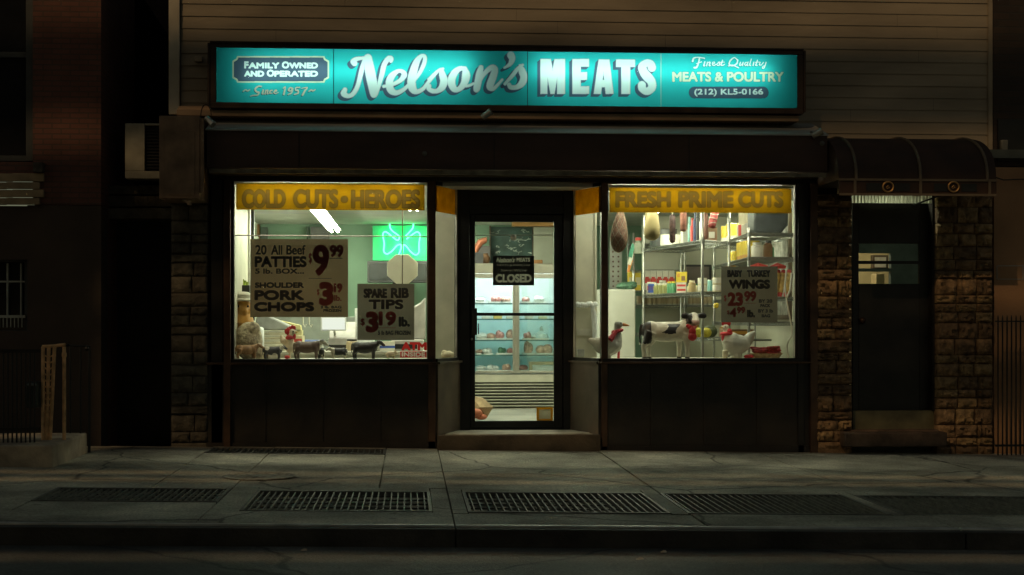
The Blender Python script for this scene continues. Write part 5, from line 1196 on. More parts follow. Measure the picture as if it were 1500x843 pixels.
c = MB(); c.box(p.x-.2, p.x+.05, 15.39, 15.4, zc+.02, zc+.07); c.build('tray', M_black, sl_)
c = MB(); c.box(X(520, 15.9), X(548, 15.9), 15.85, 16.1, zc, Z(452, 15.9, 530)); solo('white_carton', c, M_wrap, 'white carton behind the spare rib tips poster', 'carton', onc(534, 15.95), bevel=.006)
for dx in (0, 9):
    c = MB(); q = P(444+dx, 462, 16.3); c.tube([q+Vector((0, 0, .3)), q, q+Vector((.0, 0, -.1)), q+Vector((.02, 0, -.13)), q+Vector((.035, 0, -.1))], .008, 8)
    solo('meat_hook', c, M_alu, 'thin hanging meat hook below the pork chops poster', 'hook', q, 'meat hooks hanging in the left window')
c = MB(); q = P(449, 440, 16.3); c.tube([q+Vector((-.3, 0, .1)), q+Vector((.4, 0, .1))], .01, 6); solo('hook_rail', c, M_alu, 'metal rail that carries the meat hooks', 'rail', q)
c = MB(); c.pbox(392, 464, 530, 500, 17.6, 17.9); c.box(X(392, 17.6), X(530, 17.6), 17.6, 17.9, FZ, Z(500, 17.6, 460)); solo('grey_cold_cabinet', c, pm('cabinet_dark', (.20, .22, .20), .5, var=.15), 'dark grey cabinet standing behind the service counter', 'cabinet', (X(460, 17.7), 17.7, FZ), bevel=.01)
# octagonal board, monitor, neon sign
YO = 15.0; oc = thing('octagonal_board', 'white octagonal board with a dark seam hanging in front of the neon shamrock', 'board', P(589, 395, YO))
for a, bb in ((-1, -.03), (.03, 1)):
    pts = [(q[0], q[1]) for q in ((-.41, 1), (.41, 1), (1, .41), (1, -.41), (.41, -1), (-.41, -1), (-1, -.41), (-1, .41))]
    if a < 0: poly = [(-.03, 1), (-.41, 1), (-1, .45), (-1, -.45), (-.41, -1), (-.03, -1)]
    else: poly = [(.03, 1), (.41, 1), (1, .45), (1, -.45), (.41, -1), (.03, -1)]
    ce = P(589.5, 394.5, YO); c = MB(); c.prism([(ce.x+u*.155, ce.z+v*.148) for u, v in poly], 'y', YO, YO+.06); c.build('board_half', pm('octagon_white', (.62, .60, .48), .6, var=.06), oc, bevel=.006)
c = MB(); c.box(ce.x-.005, ce.x+.005, YO+.02, YO+.05, ce.z-.148, ce.z+1.2); c.build('hanger', M_tan, oc)
c = MB(); c.pbox(538, 383, 640, 414, 18.5, 18.8); c.pbox(541, 386, 637, 411, 18.49, 18.5, 1); c.box(X(575, 18.6), X(600, 18.6), 18.55, 18.75, FZ, Z(414, 18.5, 590))
solo('wide_monitor', c, [pm('tv_black', (.06, .06, .062), .5), pm('tv_face', (.035, .04, .04), .25)], 'wide black monitor under the green neon shamrock', 'monitor', P(590, 414, 18.6), bevel=.01)
YNn = 18.92; nn = thing('neon_shamrock', 'glowing green neon shamrock sign on a green board', 'neon sign', P(588, 378, YNn))
c = MB(); c.pbox(546, 331, 644, 382, YNn+.05, YNn+.09); c.build('backing', pm('neon_backing', (.04, .62, .26), .5, var=.08), nn)
zn = lambda pts: [P(490 + x/7.03, 300 + y/7.03, YNn) for x, y in pts]
M_neon = emit('neon_green', (.13, 1.0, .36), 4.2)
def cat(pts, n=8):
    out = []
    p = [2*pts[0]-pts[1]] + pts + [2*pts[-1]-pts[-2]]
    for i in range(1, len(p)-2):
        for k in range(n):
            t = k/n; a, b2, c2, d = p[i-1:i+3]; out.append(.5*((2*b2)+(c2-a)*t+(2*a-5*b2+4*c2-d)*t*t+(3*b2-a-3*c2+d)*t**3))
    return out + [pts[-1]]
for pts in ([(670, 350), (640, 365), (560, 300), (520, 280), (498, 310), (512, 400), (508, 480), (540, 508), (590, 480), (640, 425), (680, 412), (685, 450), (658, 530)],
            [(740, 355), (800, 310), (850, 282), (880, 310), (870, 400), (868, 490), (835, 518), (790, 490), (735, 425), (710, 418), (705, 460), (696, 530)],
            [(668, 345), (660, 320), (600, 275), (572, 235), (575, 170), (620, 130), (690, 160), (760, 130), (805, 170), (808, 235), (770, 285), (725, 330)]):
    c = MB(); c.tube(cat(zn(pts)), .0095, 8); nt_ = c.build('neon_tube', M_neon, nn)
    c = MB(); c.tube([q+Vector((0, .03, 0)) for q in cat(zn(pts))], .006, 6); c.build('backing_light_tube', emit('neon_backlight', (.06, 1.0, .30), 26.0), nt_)  # hidden tube added behind the visible neon to brighten the backing
# mint wall details, left side door
c = MB(); c.box(IX0+.0, IX0+.04, 17.9, 18.8, FZ, 2.25); solo('white_side_door', c, pm('door_white', (.66, .66, .56), .5), 'white door on the left inside wall of the shop', 'door', (IX0, 18.3, FZ), bevel=.01)
c = MB(); c.pbox(375, 329, 380, 470, 19.0, 19.08); solo('wood_trim', c, pm('trim_brown', (.34, .18, .07), .6), 'brown wooden trim strip at the corner of the green wall', 'trim', P(377, 470, 18.95))
for a, bb, cl, lab in ((382, 392, (.10, .13, .11), 'narrow dark panel on the green wall beside the brown trim'), (449, 452, (.07, .10, .08), 'dark upright post on the green wall behind the pork chops poster'), (455, 483, (.13, .13, .13), 'grey board on the green wall under the long fluorescent light')):
    c = MB(); c.pbox(a, 333, bb, 470, 18.98, 19.06); solo('wall_panel', c, pm('panel_%d' % a, cl, .7), lab, 'panel', P((a+bb)/2, 470, 18.98))
c = MB(); c.pbox(362, 305, 366, 470, 15.0, 15.1); c.pbox(366, 305, 372, 470, 15.6, 15.7, 1); solo('shelf_upright', c, [M_cw, M_black], 'pale and black upright of a wall rack at the left inside edge of the window', 'rack', P(366, 470, 15.2))
for px in (660, 852): pass
wb = thing('hanging_bags', 'white plastic bags hung on the partition beside the shop door', 'plastic bag', P(857, 450, 14.7)); random.seed(3)
c = MB()
for i in range(9): c.ell(P(846+i*3.2, 447+random.uniform(-1.5, 1.5), 14.68), (.03, .025, .028), 10, 7)
c.tube([P(868, 448, 14.68), P(871, 470, 14.69), P(871, 510, 14.7)], [.02, .03, .018], 8); c.build('bag', M_wrap, wb)
c = MB(); c.pbox(846, 482, 866, 492, 14.735, 14.749); solo('taped_note', c, pm('note_white', (.66, .64, .54), .7), 'pale note taped on the partition beside the shop door', 'note', P(856, 492, 14.74))
c = MB(); c.pbox(846, 512, 856, 523, 14.66, 14.74); solo('small_carton', c, pm('small_grey', (.34, .34, .30), .6), 'small grey carton at the foot of the angled window', 'carton', P(851, 523, 14.7), bevel=.004)
lump('crumpled_paper', 656, 513, 526, .14, 14.35, pm('crumple', (.62, .55, .38), .8, var=.15), 'crumpled cream paper in the bottom of the angled window', 'paper', z=Z(526, 14.35, 656))

# ================================================================== right window display
# calf
o = on(978, 13.82); L = tx_(940, 1022, 13.82)/.98
cf = thing('calf_figurine', 'large black and white calf figurine with a red scarf turning its head to the street', 'calf figurine', o)
def patch(m):
    if m.z < .035: return 2
    if m.y < -.19 and m.z < .665 and m.x > .38: return 3
    if m.z > .69 and m.y > -.11 and (m.x < .365 or m.x > .525): return 1
    if m.z > .60 and m.x > .3 and m.y > -.2 and abs(m.x-.45) > .05: return 1
    if m.x > .2 and m.z > .48 and m.y > -.06 and m.x < .42 and m.x+.5*m.z > .60: return 1
    if m.x < -.30 and m.z > .26 and (m.z - .26) > (m.x+.44)*-.3: return 1
    if m.z > .42+.22*abs(m.x-.03) and -.13+.12*math.sin(14*m.z) < m.x < .17+.05*math.sin(21*m.z+1) and m.z < .60: return 1
    return 0
put(CALF, o, L, 0, patch).build('body', [M_cw, M_ck, M_hoof, M_pinkn], cf, angle=80)
eyes(cf, [o+Vector(((.448+.062*s_)*L, -.165*L, .735*L)) for s_ in (-1, 1)], (.009, .006, .009))
c = MB(); c.tube([o+Vector((x*L, y*L, z*L)) for x, y, z in ((.33, -.13, .56), (.30, 0, .62), (.34, .12, .6), (.45, .08, .6), (.47, -.06, .55), (.40, -.14, .53), (.33, -.13, .56))], .02, 8)
c.ell(o+Vector((.40*L, -.17*L, .47*L)), (.035, .02, .045)); c.ell(o+Vector((.40*L, -.18*L, .38*L)), (.042, .02, .04)); c.build('scarf', M_rr, cf)
# goose
o = on(893, 13.78); gs = thing('goose_figurine', 'white goose figurine with a red neck scarf beside the window post', 'goose figurine', o); c = MB()
c.ell((-.02, 0, .13), (.14, .09, .10)); c.tube([(.06, 0, .17), (.075, 0, .25), (.07, 0, .31)], [.06, .035, .03], 12); c.ell((.085, 0, .325), (.045, .033, .033)); c.tube([(-.1, 0, .14), (-.2, 0, .18)], [.06, .02], 10); c.tube([(0, .03, .05), (0, .03, 0)], .015, 8); c.tube([(0, -.03, .05), (0, -.03, 0)], .015, 8)
put(remeshed(c, .007, 4), o, 1, -.2, lambda m: 0).build('body', pm('goose_white', (.62, .62, .54), .5, var=.08), gs, angle=80)
c = MB(); c.tube([o+Vector((.12, -.02, .325)), o+Vector((.155, -.03, .318)), o+Vector((.182, -.036, .313))], [.018, .012, .004], 10); c.build('beak', pm('beak_orange', (.62, .24, .08), .5), gs)
c = MB(); c.tube([o+Vector((.072+.042*math.cos(a), .042*math.sin(a)-.012, .262+.01*math.cos(a))) for a in [2*PI*i/14 for i in range(15)]], .017, 8, cap=False); c.tube([o+Vector((.05, -.05, .25)), o+Vector((-.01, -.09, .18))], [.02, .03], 8); c.build('scarf', M_rr, gs)
c = MB(); c.ell(o+Vector((.10, -.045, .335)), (.007,)*3, 8, 6); c.build('eye', M_ck, gs)
c = MB(); p = on(906, 13.9); c.tube([p, p+Vector((.004, 0, .07))], [.014, .012], 8); solo('red_candle', c, M_rr, 'short red stick standing behind the goose figurine', 'stick', p)
# white rooster
o = on(1080, 13.82); hn = thing('hen_figurine', 'large white hen figurine with a red ribbon below the turkey wings poster', 'hen figurine', o); c = MB()
c.ell((-.01, 0, .135), (.14, .085, .095)); c.ell((-.05, 0, .14), (.095, .085, .11)); c.tube([(-.09, 0, .17), (-.105, 0, .24), (-.11, 0, .28)], [.07, .04, .03], 12); c.ell((-.115, 0, .295), (.036, .028, .032))
for dz, dx in ((.0, .0), (.02, .015), (-.03, .0)): c.tube([(.08, 0, .16), (.13, 0, .2+dz), (.165+dx, 0, .235+dz)], [.05, .035, .014], 10)
c.tube([(-.01, 0, .07), (-.01, 0, 0)], [.05, .06], 10)
put(remeshed(c, .007, 4), o, 1, .15, lambda m: 0).build('body', MATS['goose_white'], hn, angle=80)
c = MB(); c.tube([o+Vector((-.105+.045*math.cos(a), .045*math.sin(a)-.01, .235)) for a in [2*PI*i/14 for i in range(15)]], .018, 8, cap=False); c.ell(o+Vector((-.135, -.03, .2)), (.025, .02, .045)); c.ell(o+Vector((-.085, -.04, .255)), (.028, .02, .03)); c.build('ribbon', M_rr, hn)
c = MB()
for a in range(4): c.ell(o+Vector((-.14+.02*a, -.018, .333)), (.014, .008, .022))
c.build('comb', M_rr, hn); c = MB(); c.tube([o+Vector((-.145, -.018, .295)), o+Vector((-.178, -.022, .288))], [.012, .002], 8); c.build('beak', MATS['beak_yellow'], hn)
c = MB(); c.ell(o+Vector((-.125, -.045, .302)), (.006,)*3, 8, 6); c.build('eye', M_ck, hn)
# candle, net of red sausages
c = MB(); p = on(1062, 13.75); c.tube([p, p+Vector((0, 0, .075)), p+Vector((0, 0, .085))], [.026, .026, .012], 14); solo('cream_candle', c, pm('wax', (.66, .6, .42), .5), 'short cream candle in front of the hen figurine', 'candle', p)
p = on(1122, 13.85); bs = thing('sausage_basket', 'low basket heaped with dark red wrapped sausages at the right end of the window', 'basket', p); random.seed(5)
c = MB(); c.lathe([(.12, 0), (.16, .05), (.165, .05), (.155, .045), (.115, .006), (.01, .006)], 20, p); c.build('basket', pm('wicker', (.45, .33, .18), .7, var=.3, scale=30), bs)
c = MB()
for i in range(16):
    a = random.uniform(-.4, .4); q = p+Vector((random.uniform(-.08, .08), random.uniform(-.06, .06), .05+.011*(i//3))); d = Vector((math.cos(a), math.sin(a), random.uniform(-.1, .1)))*.075
    c.tube([q-d, q-d*.8, q+d*.8, q+d], [.004, .014, .014, .004], 8)
c.build('sausage_heap', pm('sausage_red', (.30, .035, .04), .4, var=.35, scale=30), bs)
c = MB(); p = on(1097, 13.8); c.ell(p+Vector((0, 0, .02)), (.05, .03, .02)); solo('red_cloth', c, M_rr, 'small red cloth at the feet of the hen figurine', 'cloth', p)
# hanging meats
M_cord = pm('twine', (.5, .45, .33), .9)
def hang(name, px, ytop, Y, prof, mat, label, cat, tilt=0):
    p = P(px, ytop, Y); t = thing(name, label, cat, p); c = MB(); c.lathe(prof[::-1], 18); Mx = Matrix.Rotation(tilt, 3, 'Y'); c.v = [Mx @ v + p for v in c.v]; c.build('meat', mat, t, angle=70)
    c = MB(); c.tube([p+Mx@Vector((0, 0, prof[0][1]-.01)), Vector((p.x+math.sin(tilt)*.15, p.y, 2.58))], .006, 6); c.build('cord', M_cord, t); return t
M_net = pm('netted_ham', (.36, .20, .13), .6, var=.25, scale=40, bump=1.0, bscale=110); M_prov = pm('provolone', (.66, .56, .27), .45, var=.06); M_sal = pm('salami_dark', (.10, .06, .055), .6, var=.5, scale=30); M_salp = pm('salami_pink', (.56, .26, .19), .5, var=.25, scale=30)
ham = hang('netted_ham', 909, 312, 13.75, [(.015, .06), (.03, .0), (.05, -.06), (.075, -.16), (.082, -.24), (.072, -.31), (.045, -.355), (.012, -.375)], M_net, 'brown ham in a net hanging at the left of the right window', 'ham', .06)
hp = [(.015, .06), (.03, .0), (.05, -.06), (.075, -.16), (.082, -.24), (.072, -.31), (.045, -.355), (.012, -.375)]
p = P(909, 312, 13.75); Mx = Matrix.Rotation(.06, 3, 'Y'); c = MB()
for k in range(7):
    for sg_ in (-1, 1):
        pts = []
        for i in range(22):
            z = .05-.42*i/21; r_ = float(np.interp(-z, [-q[1] for q in hp], [q[0] for q in hp]))+.0015; a_ = 2*PI*k/7+sg_*i*.16
            pts.append(Mx @ Vector((r_*math.cos(a_), r_*math.sin(a_), z)) + p)
        c.tube(pts, .0022, 4, cap=False)
c.build('net', M_cord, ham)
c = hang('provolone_cheese', 955, 312, 13.75, [(.04, .06), (.058, .0), (.064, -.06), (.076, -.14), (.078, -.19), (.066, -.235), (.03, -.258), (.006, -.262)], M_prov, 'pale yellow provolone cheese hanging near the netted ham', 'cheese')
hang('dark_salami', 985, 322, 13.9, [(.012, .05), (.028, .03), (.03, -.02), (.03, -.19), (.024, -.215), (.006, -.225)], M_sal, 'dark thin salami hanging between the cheese and the pink salami', 'salami')
hang('pink_salami', 1001, 312, 13.75, [(.01, .1), (.03, .08), (.031, 0), (.031, -.155), (.024, -.175), (.005, -.18)], M_salp, 'pale pink salami hanging in the middle of the right window', 'salami')
M_sr = pm('salami_red', (.58, .13, .12), .45, var=.2)
t = hang('red_salami', 1047, 312, 13.78, [(.01, .12), (.036, .1), (.037, 0), (.038, -.12), (.03, -.145), (.006, -.15)], M_sr, 'bright red salami tied with white string hanging near the chrome shelf', 'salami', .22)
p = P(1047, 312, 13.78); c = MB()
for z in (-.11, -.06, -.01, .04): q = Matrix.Rotation(.22, 3, 'Y') @ Vector((0, 0, z)) + p; c.tube([q+Vector((.039*math.cos(a), .039*math.sin(a), .012*math.sin(a+z*30))) for a in [2*PI*i/14 for i in range(15)]], .004, 6, cap=False)
c.build('string', M_cw, t)
hang('dark_sausage', 1034, 318, 14.3, [(.01, .05), (.022, .03), (.024, -.19), (.018, -.22), (.004, -.225)], M_salp if False else pm('sausage_brown', (.20, .09, .06), .5, var=.3), 'brown dried sausage hanging behind the red salami', 'sausage')
# chrome shelf racks
M_chr = pm('chrome', (.30, .30, .27), .3, .85, var=.08); M_wire = pm('chrome_wire', (.24, .25, .23), .4, .7, var=.15)
def rack(corners, zs, ztop, label, wires=9, z0=None):
    cs = [Vector((x, y, 0)) for x, y in corners]; ce = sum(cs, Vector())/4; z0 = FZ if z0 is None else z0
    t = thing('chrome_rack', label, 'shelf rack', (ce.x, ce.y, z0), 'chrome wire shelf racks')
    for q in cs:
        c = MB(); c.tube([q+Vector((0, 0, z0)), q+Vector((0, 0, ztop)), q+Vector((0, 0, ztop+.012))], [.0145, .0145, .009], 10)
        c.build('post', M_chr, t)
    for z in zs:
        c = MB()
        for i in range(4):
            a, b2 = cs[i], cs[(i+1) % 4]
            for dz in (0, -.03): c.tube([a+Vector((0, 0, z+dz)), b2+Vector((0, 0, z+dz))], .0045, 6)
            n_ = max(3, int((b2-a).length/.07))
            c.tube([a+(b2-a)*(k/(2*n_))+Vector((0, 0, z-(.03 if k % 2 else 0))) for k in range(2*n_+1)], .003, 5)
        for k in range(wires*3):
            f_ = (k+.5)/(wires*3); c.tube([cs[0]+(cs[1]-cs[0])*f_+Vector((0, 0, z-.003)), cs[3]+(cs[2]-cs[3])*f_+Vector((0, 0, z-.003))], .0035, 5, cap=False)
        for i in range(4): c.tube([cs[i]+Vector((0, 0, z-.035)), cs[i]+Vector((0, 0, z+.006))], .02, 10)
        c.build('wire_shelf', M_wire, t)
    return t
zAt, zAm, zAb = 1.985, 1.475, 1.02
CA = [(X(1029, 14.4), 14.4), (X(943, 16.2), 16.2), (X(998, 16.4), 16.4), (X(1068, 14.75), 14.75)]
rack(CA, [zAt, zAm, zAb, .45], 2.35, 'chrome wire rack full of groceries behind the calf figurine')
zB = [2.045, 1.81, 1.42, 1.175, .6]
CB = [(X(1097, 14.2), 14.2), (X(1046, 16.6), 16.6), (X(1046, 16.6)+.48, 16.6), (X(1097, 14.2)+.48, 14.2)]
rack(CB, zB, 2.09, 'chrome wire rack along the inside wall behind the turkey wings poster')
CC = [(X(928, 17.0), 17.0), (X(1003, 17.0), 17.0), (X(1003, 17.0)+.02, 17.35), (X(928, 17.0), 17.4)]
zC = [ZC+(470-y)*17.0/FPX for y in (395, 447, 489)]
rack(CC, [zC[1], zC[2], ZC+(470-356)*17/FPX, ZC+(470-395)*17/FPX], 2.2, 'chrome wire rack with a row of cans against the storage wall')
# groceries: prototypes
def can_proto(name, r, h, body, label_m, label, cat, group, band=.12):
    c = MB(); c.lathe([(r*.96, 0), (r, .004), (r, h*band), (r, h*band), (r, h*(1-band)), (r, h*(1-band)), (r, h-.004), (r*.96, h), (r*.9, h-.003), (.003, h-.003)], 18, mf=[0, 0, 0, 1, 1, 1, 0, 0, 0, 0])
    o = c.build(name, [body, label_m]); tag(o, label, cat, group); return o
def jar_proto(name, r, h, glassm, capm, label, cat, group):
    c = MB(); c.lathe([(r*.9, 0), (r, .01), (r, h*.75), (r*.7, h*.84), (r*.7, h*.85), (r*.76, h*.86), (r*.76, h), (.003, h)], 16, mf=[0, 0, 0, 0, 1, 1, 1, 1])
    o = c.build(name, [glassm, capm]); tag(o, label, cat, group); return o
def carton(name, w_, d_, h_, mats, label, loc, bands, rz=0, cat='carton', group=None):
    c = MB(); c.box(-w_/2, w_/2, -d_/2, d_/2, 0, h_)
    for (x0, x1, z0, z1, m) in bands: c.box(w_*(x0-.5), w_*(x1-.5), -d_/2-.0015, -d_/2+.001, h_*z0, h_*z1, m)
    o = c.build(name, mats, bevel=.003); o.location = loc; o.rotation_euler = (0, 0, rz); tag(o, label, cat, group); return o
pal = {n_: pm('print_'+n_, c_, .5, var=.08) for n_, c_ in dict(red=(.55, .06, .05), yellow=(.70, .52, .05), white=(.68, .66, .56), blue=(.05, .10, .38), green=(.06, .22, .10), orange=(.62, .30, .05), cream=(.62, .55, .35), black=(.03, .03, .03), navy=(.04, .06, .15), brown=(.25, .14, .07), teal=(.2, .42, .38), tan=(.45, .36, .22)).items()}
tin = pm('tin', (.55, .54, .48), .35, .7, var=.1)
first = set()
def place(o, loc, rz=0, label=None, scale=None):
    if o.name not in first: first.add(o.name); o.location = loc; o.rotation_euler = (0, 0, rz); r_ = o
    else: r_ = dup(o, loc, rz)
    if scale: r_.scale = scale
    if label: r_['label'] = label
    return r_
CAv = [Vector((x, y, 0)) for x, y in CA]
def onA(f_, dep, z):   # f_ 0 near .. 1 far along the street-facing long side, dep into the rack
    a = CAv[0]+(CAv[1]-CAv[0])*f_; b2 = CAv[3]+(CAv[2]-CAv[3])*f_; q = a+(b2-a)*dep; return Vector((q.x, q.y, z+.004))
def fA(px):
    lo, hi = 0., 1.
    for _ in range(30):
        m = (lo+hi)/2; q = onA(m, .3, 0); u = math.atan2(q.x, q.y)-YAW; pp = 750+FPX*math.tan(u)
        if pp > px: lo = m
        else: hi = m
    return m
rzA = math.atan2((CAv[0]-CAv[1]).y, (CAv[0]-CAv[1]).x)+.35
smallcan = can_proto('food_can', .036, .105, tin, pal['tan'], 'small tin can with a tan label in the row on the back rack', 'can', 'cans in a row on the back rack')
for i in range(9): place(smallcan, (X(936+i*7.4, 17.15), 17.12+.03*(i % 2), zC[1]-.0+.004 if False else zC[1]+.004), .4*i)
jar = jar_proto('glass_jar', .034, .12, pm('jar_olive', (.30, .30, .12), .3, var=.2), pal['white'], 'glass jar of olive relish on the middle shelf of the grocery rack', 'jar', 'olive jars on the middle shelf')
for px in (966, 972.5, 979): place(jar, onA(fA(px), .22, zAm))
jg = jar_proto('sauce_bottle', .022, .13, pal['green'], pal['yellow'], 'slim green sauce bottle with a yellow cap beside the yellow box', 'bottle', 'green sauce bottles on the middle shelf')
for px in (985, 988.5, 992): place(jg, onA(fA(px), .2, zAm))
carton('carton', .10, .06, .12, [pal['white'], pal['red']], 'white and red carton at the end of the middle grocery shelf', onA(fA(950), .2, zAm), [(.1, .9, .4, .8, 1)], -.3)
carton('carton', .085, .06, .14, [pal['white'], pal['blue']], 'white carton with a big blue patch on the middle grocery shelf', onA(fA(958), .2, zAm), [(.12, .95, .15, .85, 1)], -.3)
carton('carton', .10, .06, .11, [pal['white'], pal['red']], 'red and white striped carton under the yellow box', onA(fA(1001), .25, zAm), [(.05, .95, .62, .82, 1), (.05, .95, .2, .4, 1)], -.3)
q = onA(fA(1001), .25, zAm); carton('carton', .11, .06, .11, [pal['yellow'], pal['orange'], pal['brown']], 'bright yellow box lying on the red and white striped carton', q+Vector((0, 0, .111)), [(.1, .35, .5, .85, 1), (.5, .85, .15, .6, 2)], -.3)
jar2 = jar_proto('spread_jar', .038, .125, pm('jar_tan', (.48, .36, .18), .35), pal['cream'], 'tan jar with a cream lid beside the round white tubs', 'jar', None); place(jar2, onA(fA(1016), .25, zAm))
tub = can_proto('food_tub', .048, .07, pal['cream'], pal['white'], 'round cream tub stacked on the near end of the middle grocery shelf', 'tub', 'cream tubs stacked on the middle shelf', .2)
for px in (1029, 1040): 
    for k in range(2): place(tub, onA(fA(px) if px < 1030 else 0, .3 if px < 1030 else .55, zAm)+Vector((0, 0, .072*k)))
jar3 = jar_proto('pickle_jar', .05, .16, pm('jar_green', (.25, .30, .16), .3), pal['white'], 'large green pickle jar at the far end of the middle grocery shelf', 'jar', None); place(jar3, onA(fA(944), .5, zAm))
# white packages with red wave, yellow packs behind them on the back rack
for i in range(5): carton('carton', .066, .10, .23, [pal['white'], pal['red'], pal['cream']], 'white package with a red zigzag band on the back rack', (X(951+i*9.1, 16.75), 16.95, zC[0]-.24), [(0, 1, .42, .60, 1), (.2, .8, .60, .68, 1), (0, .7, .36, .42, 1)], 0, 'package', 'white packages with red bands on the back rack')
for i in range(2): carton('carton', .07, .1, .22, [pal['yellow'], pal['cream']], 'yellow green package beside the white packages on the back rack', (X(931+i*9.6, 16.75), 17.1, zC[0]-.24), [(.1, .9, .3, .7, 1)], 0, 'package', 'yellow packages on the back rack')
c = MB(); c.box(X(930, 16.9), X(1000, 16.9), 16.85, 17.25, zC[0]-.252, zC[0]-.241); solo('shelf_board', c, M_wire, 'thin grey board under the white packages with red bands', 'shelf board', (X(965, 17), 17, zC[0]-.25))
# lower shelf goods
p = onA(.8, .4, zAb); carton('carton', .16, .12, .15, [pal['yellow'], pal['navy']], 'yellow and navy box on the lower shelf behind the calf', onA(fA(955), .4, zAb), [(.5, 1, .2, .8, 1)], -.3)
carton('carton', .14, .12, .13, [pal['navy'], pal['teal']], 'navy box beside the yellow and navy box on the lower shelf', onA(fA(964), .5, zAb), [(.1, .8, .5, .9, 1)], -.3)
bt_ = jar_proto('syrup_bottle', .026, .15, pal['yellow'], pal['red'], 'yellow bottle with a red cap at the end of the lower shelf', 'bottle', 'yellow bottles on the lower shelf')
for px in (945, 949): place(bt_, onA(fA(px), .3, zAb))
for i, (px, nm, m_) in enumerate(((1016, 'left', pal['yellow']), (1022, 'mid', pal['yellow']), (1034, 'right', pal['yellow']))):
    lump('yellow_bag', px, 478, 497, .12, 14.6+.12*i if i < 2 else 14.75, pm('yellow_plastic', (.58, .50, .05), .4, var=.35, scale=20), ['bright yellow bag on the lower shelf by the head of the calf', 'yellow bag tucked behind the bag by the head of the calf', 'yellow bag by the near post of the grocery rack'][i], 'bag', z=zAb)
lump('dark_bag', 1040, 474, 497, .16, 14.9, pm('dark_green_bag', (.06, .075, .03), .5, var=.4), 'dark green bag at the near end of the lower shelf', 'bag', z=zAb)
# top shelf of the grocery rack: dark pans and knives
for i, (px, h_, r_, cl, lab) in enumerate(((955, .10, .10, 'black', 'black pot on the top grocery shelf behind the cheese'), (969, .20, .13, 'black', 'tall black pot on the top grocery shelf'), (978, .13, .12, 'white', 'white bowl on the top grocery shelf beside the tall black pot'))):
    q = onA(fA(px), .4, zAt); c = MB(); c.lathe([(r_*.8, 0), (r_, .02), (r_, h_), (r_*1.05, h_+.006), (r_*.95, h_), (r_*.9, .02), (.01, .015)], 18, q); solo('cooking_pot' if cl == 'black' else 'white_bowl', c, pal[cl], lab, 'pot' if cl == 'black' else 'bowl', q)
for i, (px, cl, h_) in enumerate(((1008, 'teal', .28), (1012, 'red', .26), (1016, 'navy', .33), (1020, 'black', .36), (1025, 'white', .3))):
    q = onA(fA(px), .35, zAt); c = MB(); c.tube([q, q+Vector((0, 0, h_*.7)), q+Vector((0, 0, h_*.72)), q+Vector((0, 0, h_))], [.02, .02, .011, .011], 10); solo('spice_bottle', c, pal[cl], {'teal': 'pale teal', 'red': 'dark red', 'navy': 'navy blue', 'black': 'tall black', 'white': 'tall white'}[cl]+' slim bottle on the top grocery shelf by the near post', 'bottle', q)
c = MB(); q = onA(fA(1000), .5, zAt); c.box(q.x-.08, q.x+.08, q.y-.06, q.y+.06, zAt+.004, zAt+.15); solo('grey_carton', c, pm('carton_grey', (.42, .41, .36), .6), 'grey carton under the pink salami on the top grocery shelf', 'carton', q, bevel=.004)
# dark framed picture / tray behind
c = MB(); c.pbox(1000, 388, 1042, 420, 17.3, 17.33); c.pbox(1003, 391, 1039, 418, 17.29, 17.3, 1); solo('dark_tray', c, [pal['black'], pm('tray_brown', (.16, .13, .12), .5)], 'dark serving tray leaning on the storage wall behind the grocery rack', 'tray', P(1020, 420, 17.3), bevel=.012)
# wall rack goods (B)
def onB(px, z, Y, dx=.1): return Vector((X(1097, 14.2)+dx - (Y-14.2)*.0, Y, z+.004))
big = can_proto('large_can', .085, .19, pal['white'], pal['yellow'], 'large white can with a bright yellow label on the wall rack', 'can', 'large yellow labelled cans on the wall rack', .3)
xB = lambda Y: CB[0][0]+(CB[1][0]-CB[0][0])*(Y-14.2)/2.4
for Y in (15.75, 16.15): place(big, (xB(Y)+.1, Y, zB[0]+.004))
big2 = can_proto('large_can', .085, .18, pal['orange'], pal['yellow'], 'large orange and yellow can on the second shelf of the wall rack', 'can', 'large orange cans on the wall rack', .22)
for Y in (14.65, 14.85, 15.06): place(big2, (xB(Y)+.1, Y, zB[1]+.004), 1.2)
carton('carton', .11, .08, .13, [pal['white'], pal['red']], 'white box with a red stripe on top of the wall rack', (xB(15.05)+.08, 15.05, zB[0]+.004), [(.15, .45, 0, 1, 1)], -.5)
carton('carton', .16, .1, .12, [pal['white'], pal['black']], 'white box with black patch on top of the wall rack', (xB(14.6)+.12, 14.62, zB[0]+.004), [(.35, .95, .25, .9, 1)], -.35)
carton('carton', .14, .1, .17, [pal['white'], pal['orange'], pal['navy'], pal['green']], 'colourful box with orange top under the large yellow cans', (xB(16.0)+.09, 15.95, zB[1]-.004 if False else 1.62), [(0, 1, .8, 1, 1), (.35, .95, .45, .75, 2), (.05, .3, .5, .75, 3)], -.5)
c = MB(); c.box(xB(16)-.0, xB(16)+.45, 15.75, 16.5, 1.60, 1.618); solo('shelf_board', c, M_wire, 'short grey board under the colourful box on the wall rack', 'shelf board', (xB(16)+.2, 16.1, 1.6))
c = MB(); p = P(1088, 328, 14.5); c.box(xB(14.9)+.1, xB(14.9)+.34, 14.9, 15.3, zB[0]+.004, zB[0]+.42); solo('cardboard_carton', c, pm('cardboard', (.42, .36, .25), .8, var=.15), 'tall cardboard carton on top of the wall rack', 'carton', (xB(14.9)+.2, 15.1, zB[0]), bevel=.006)
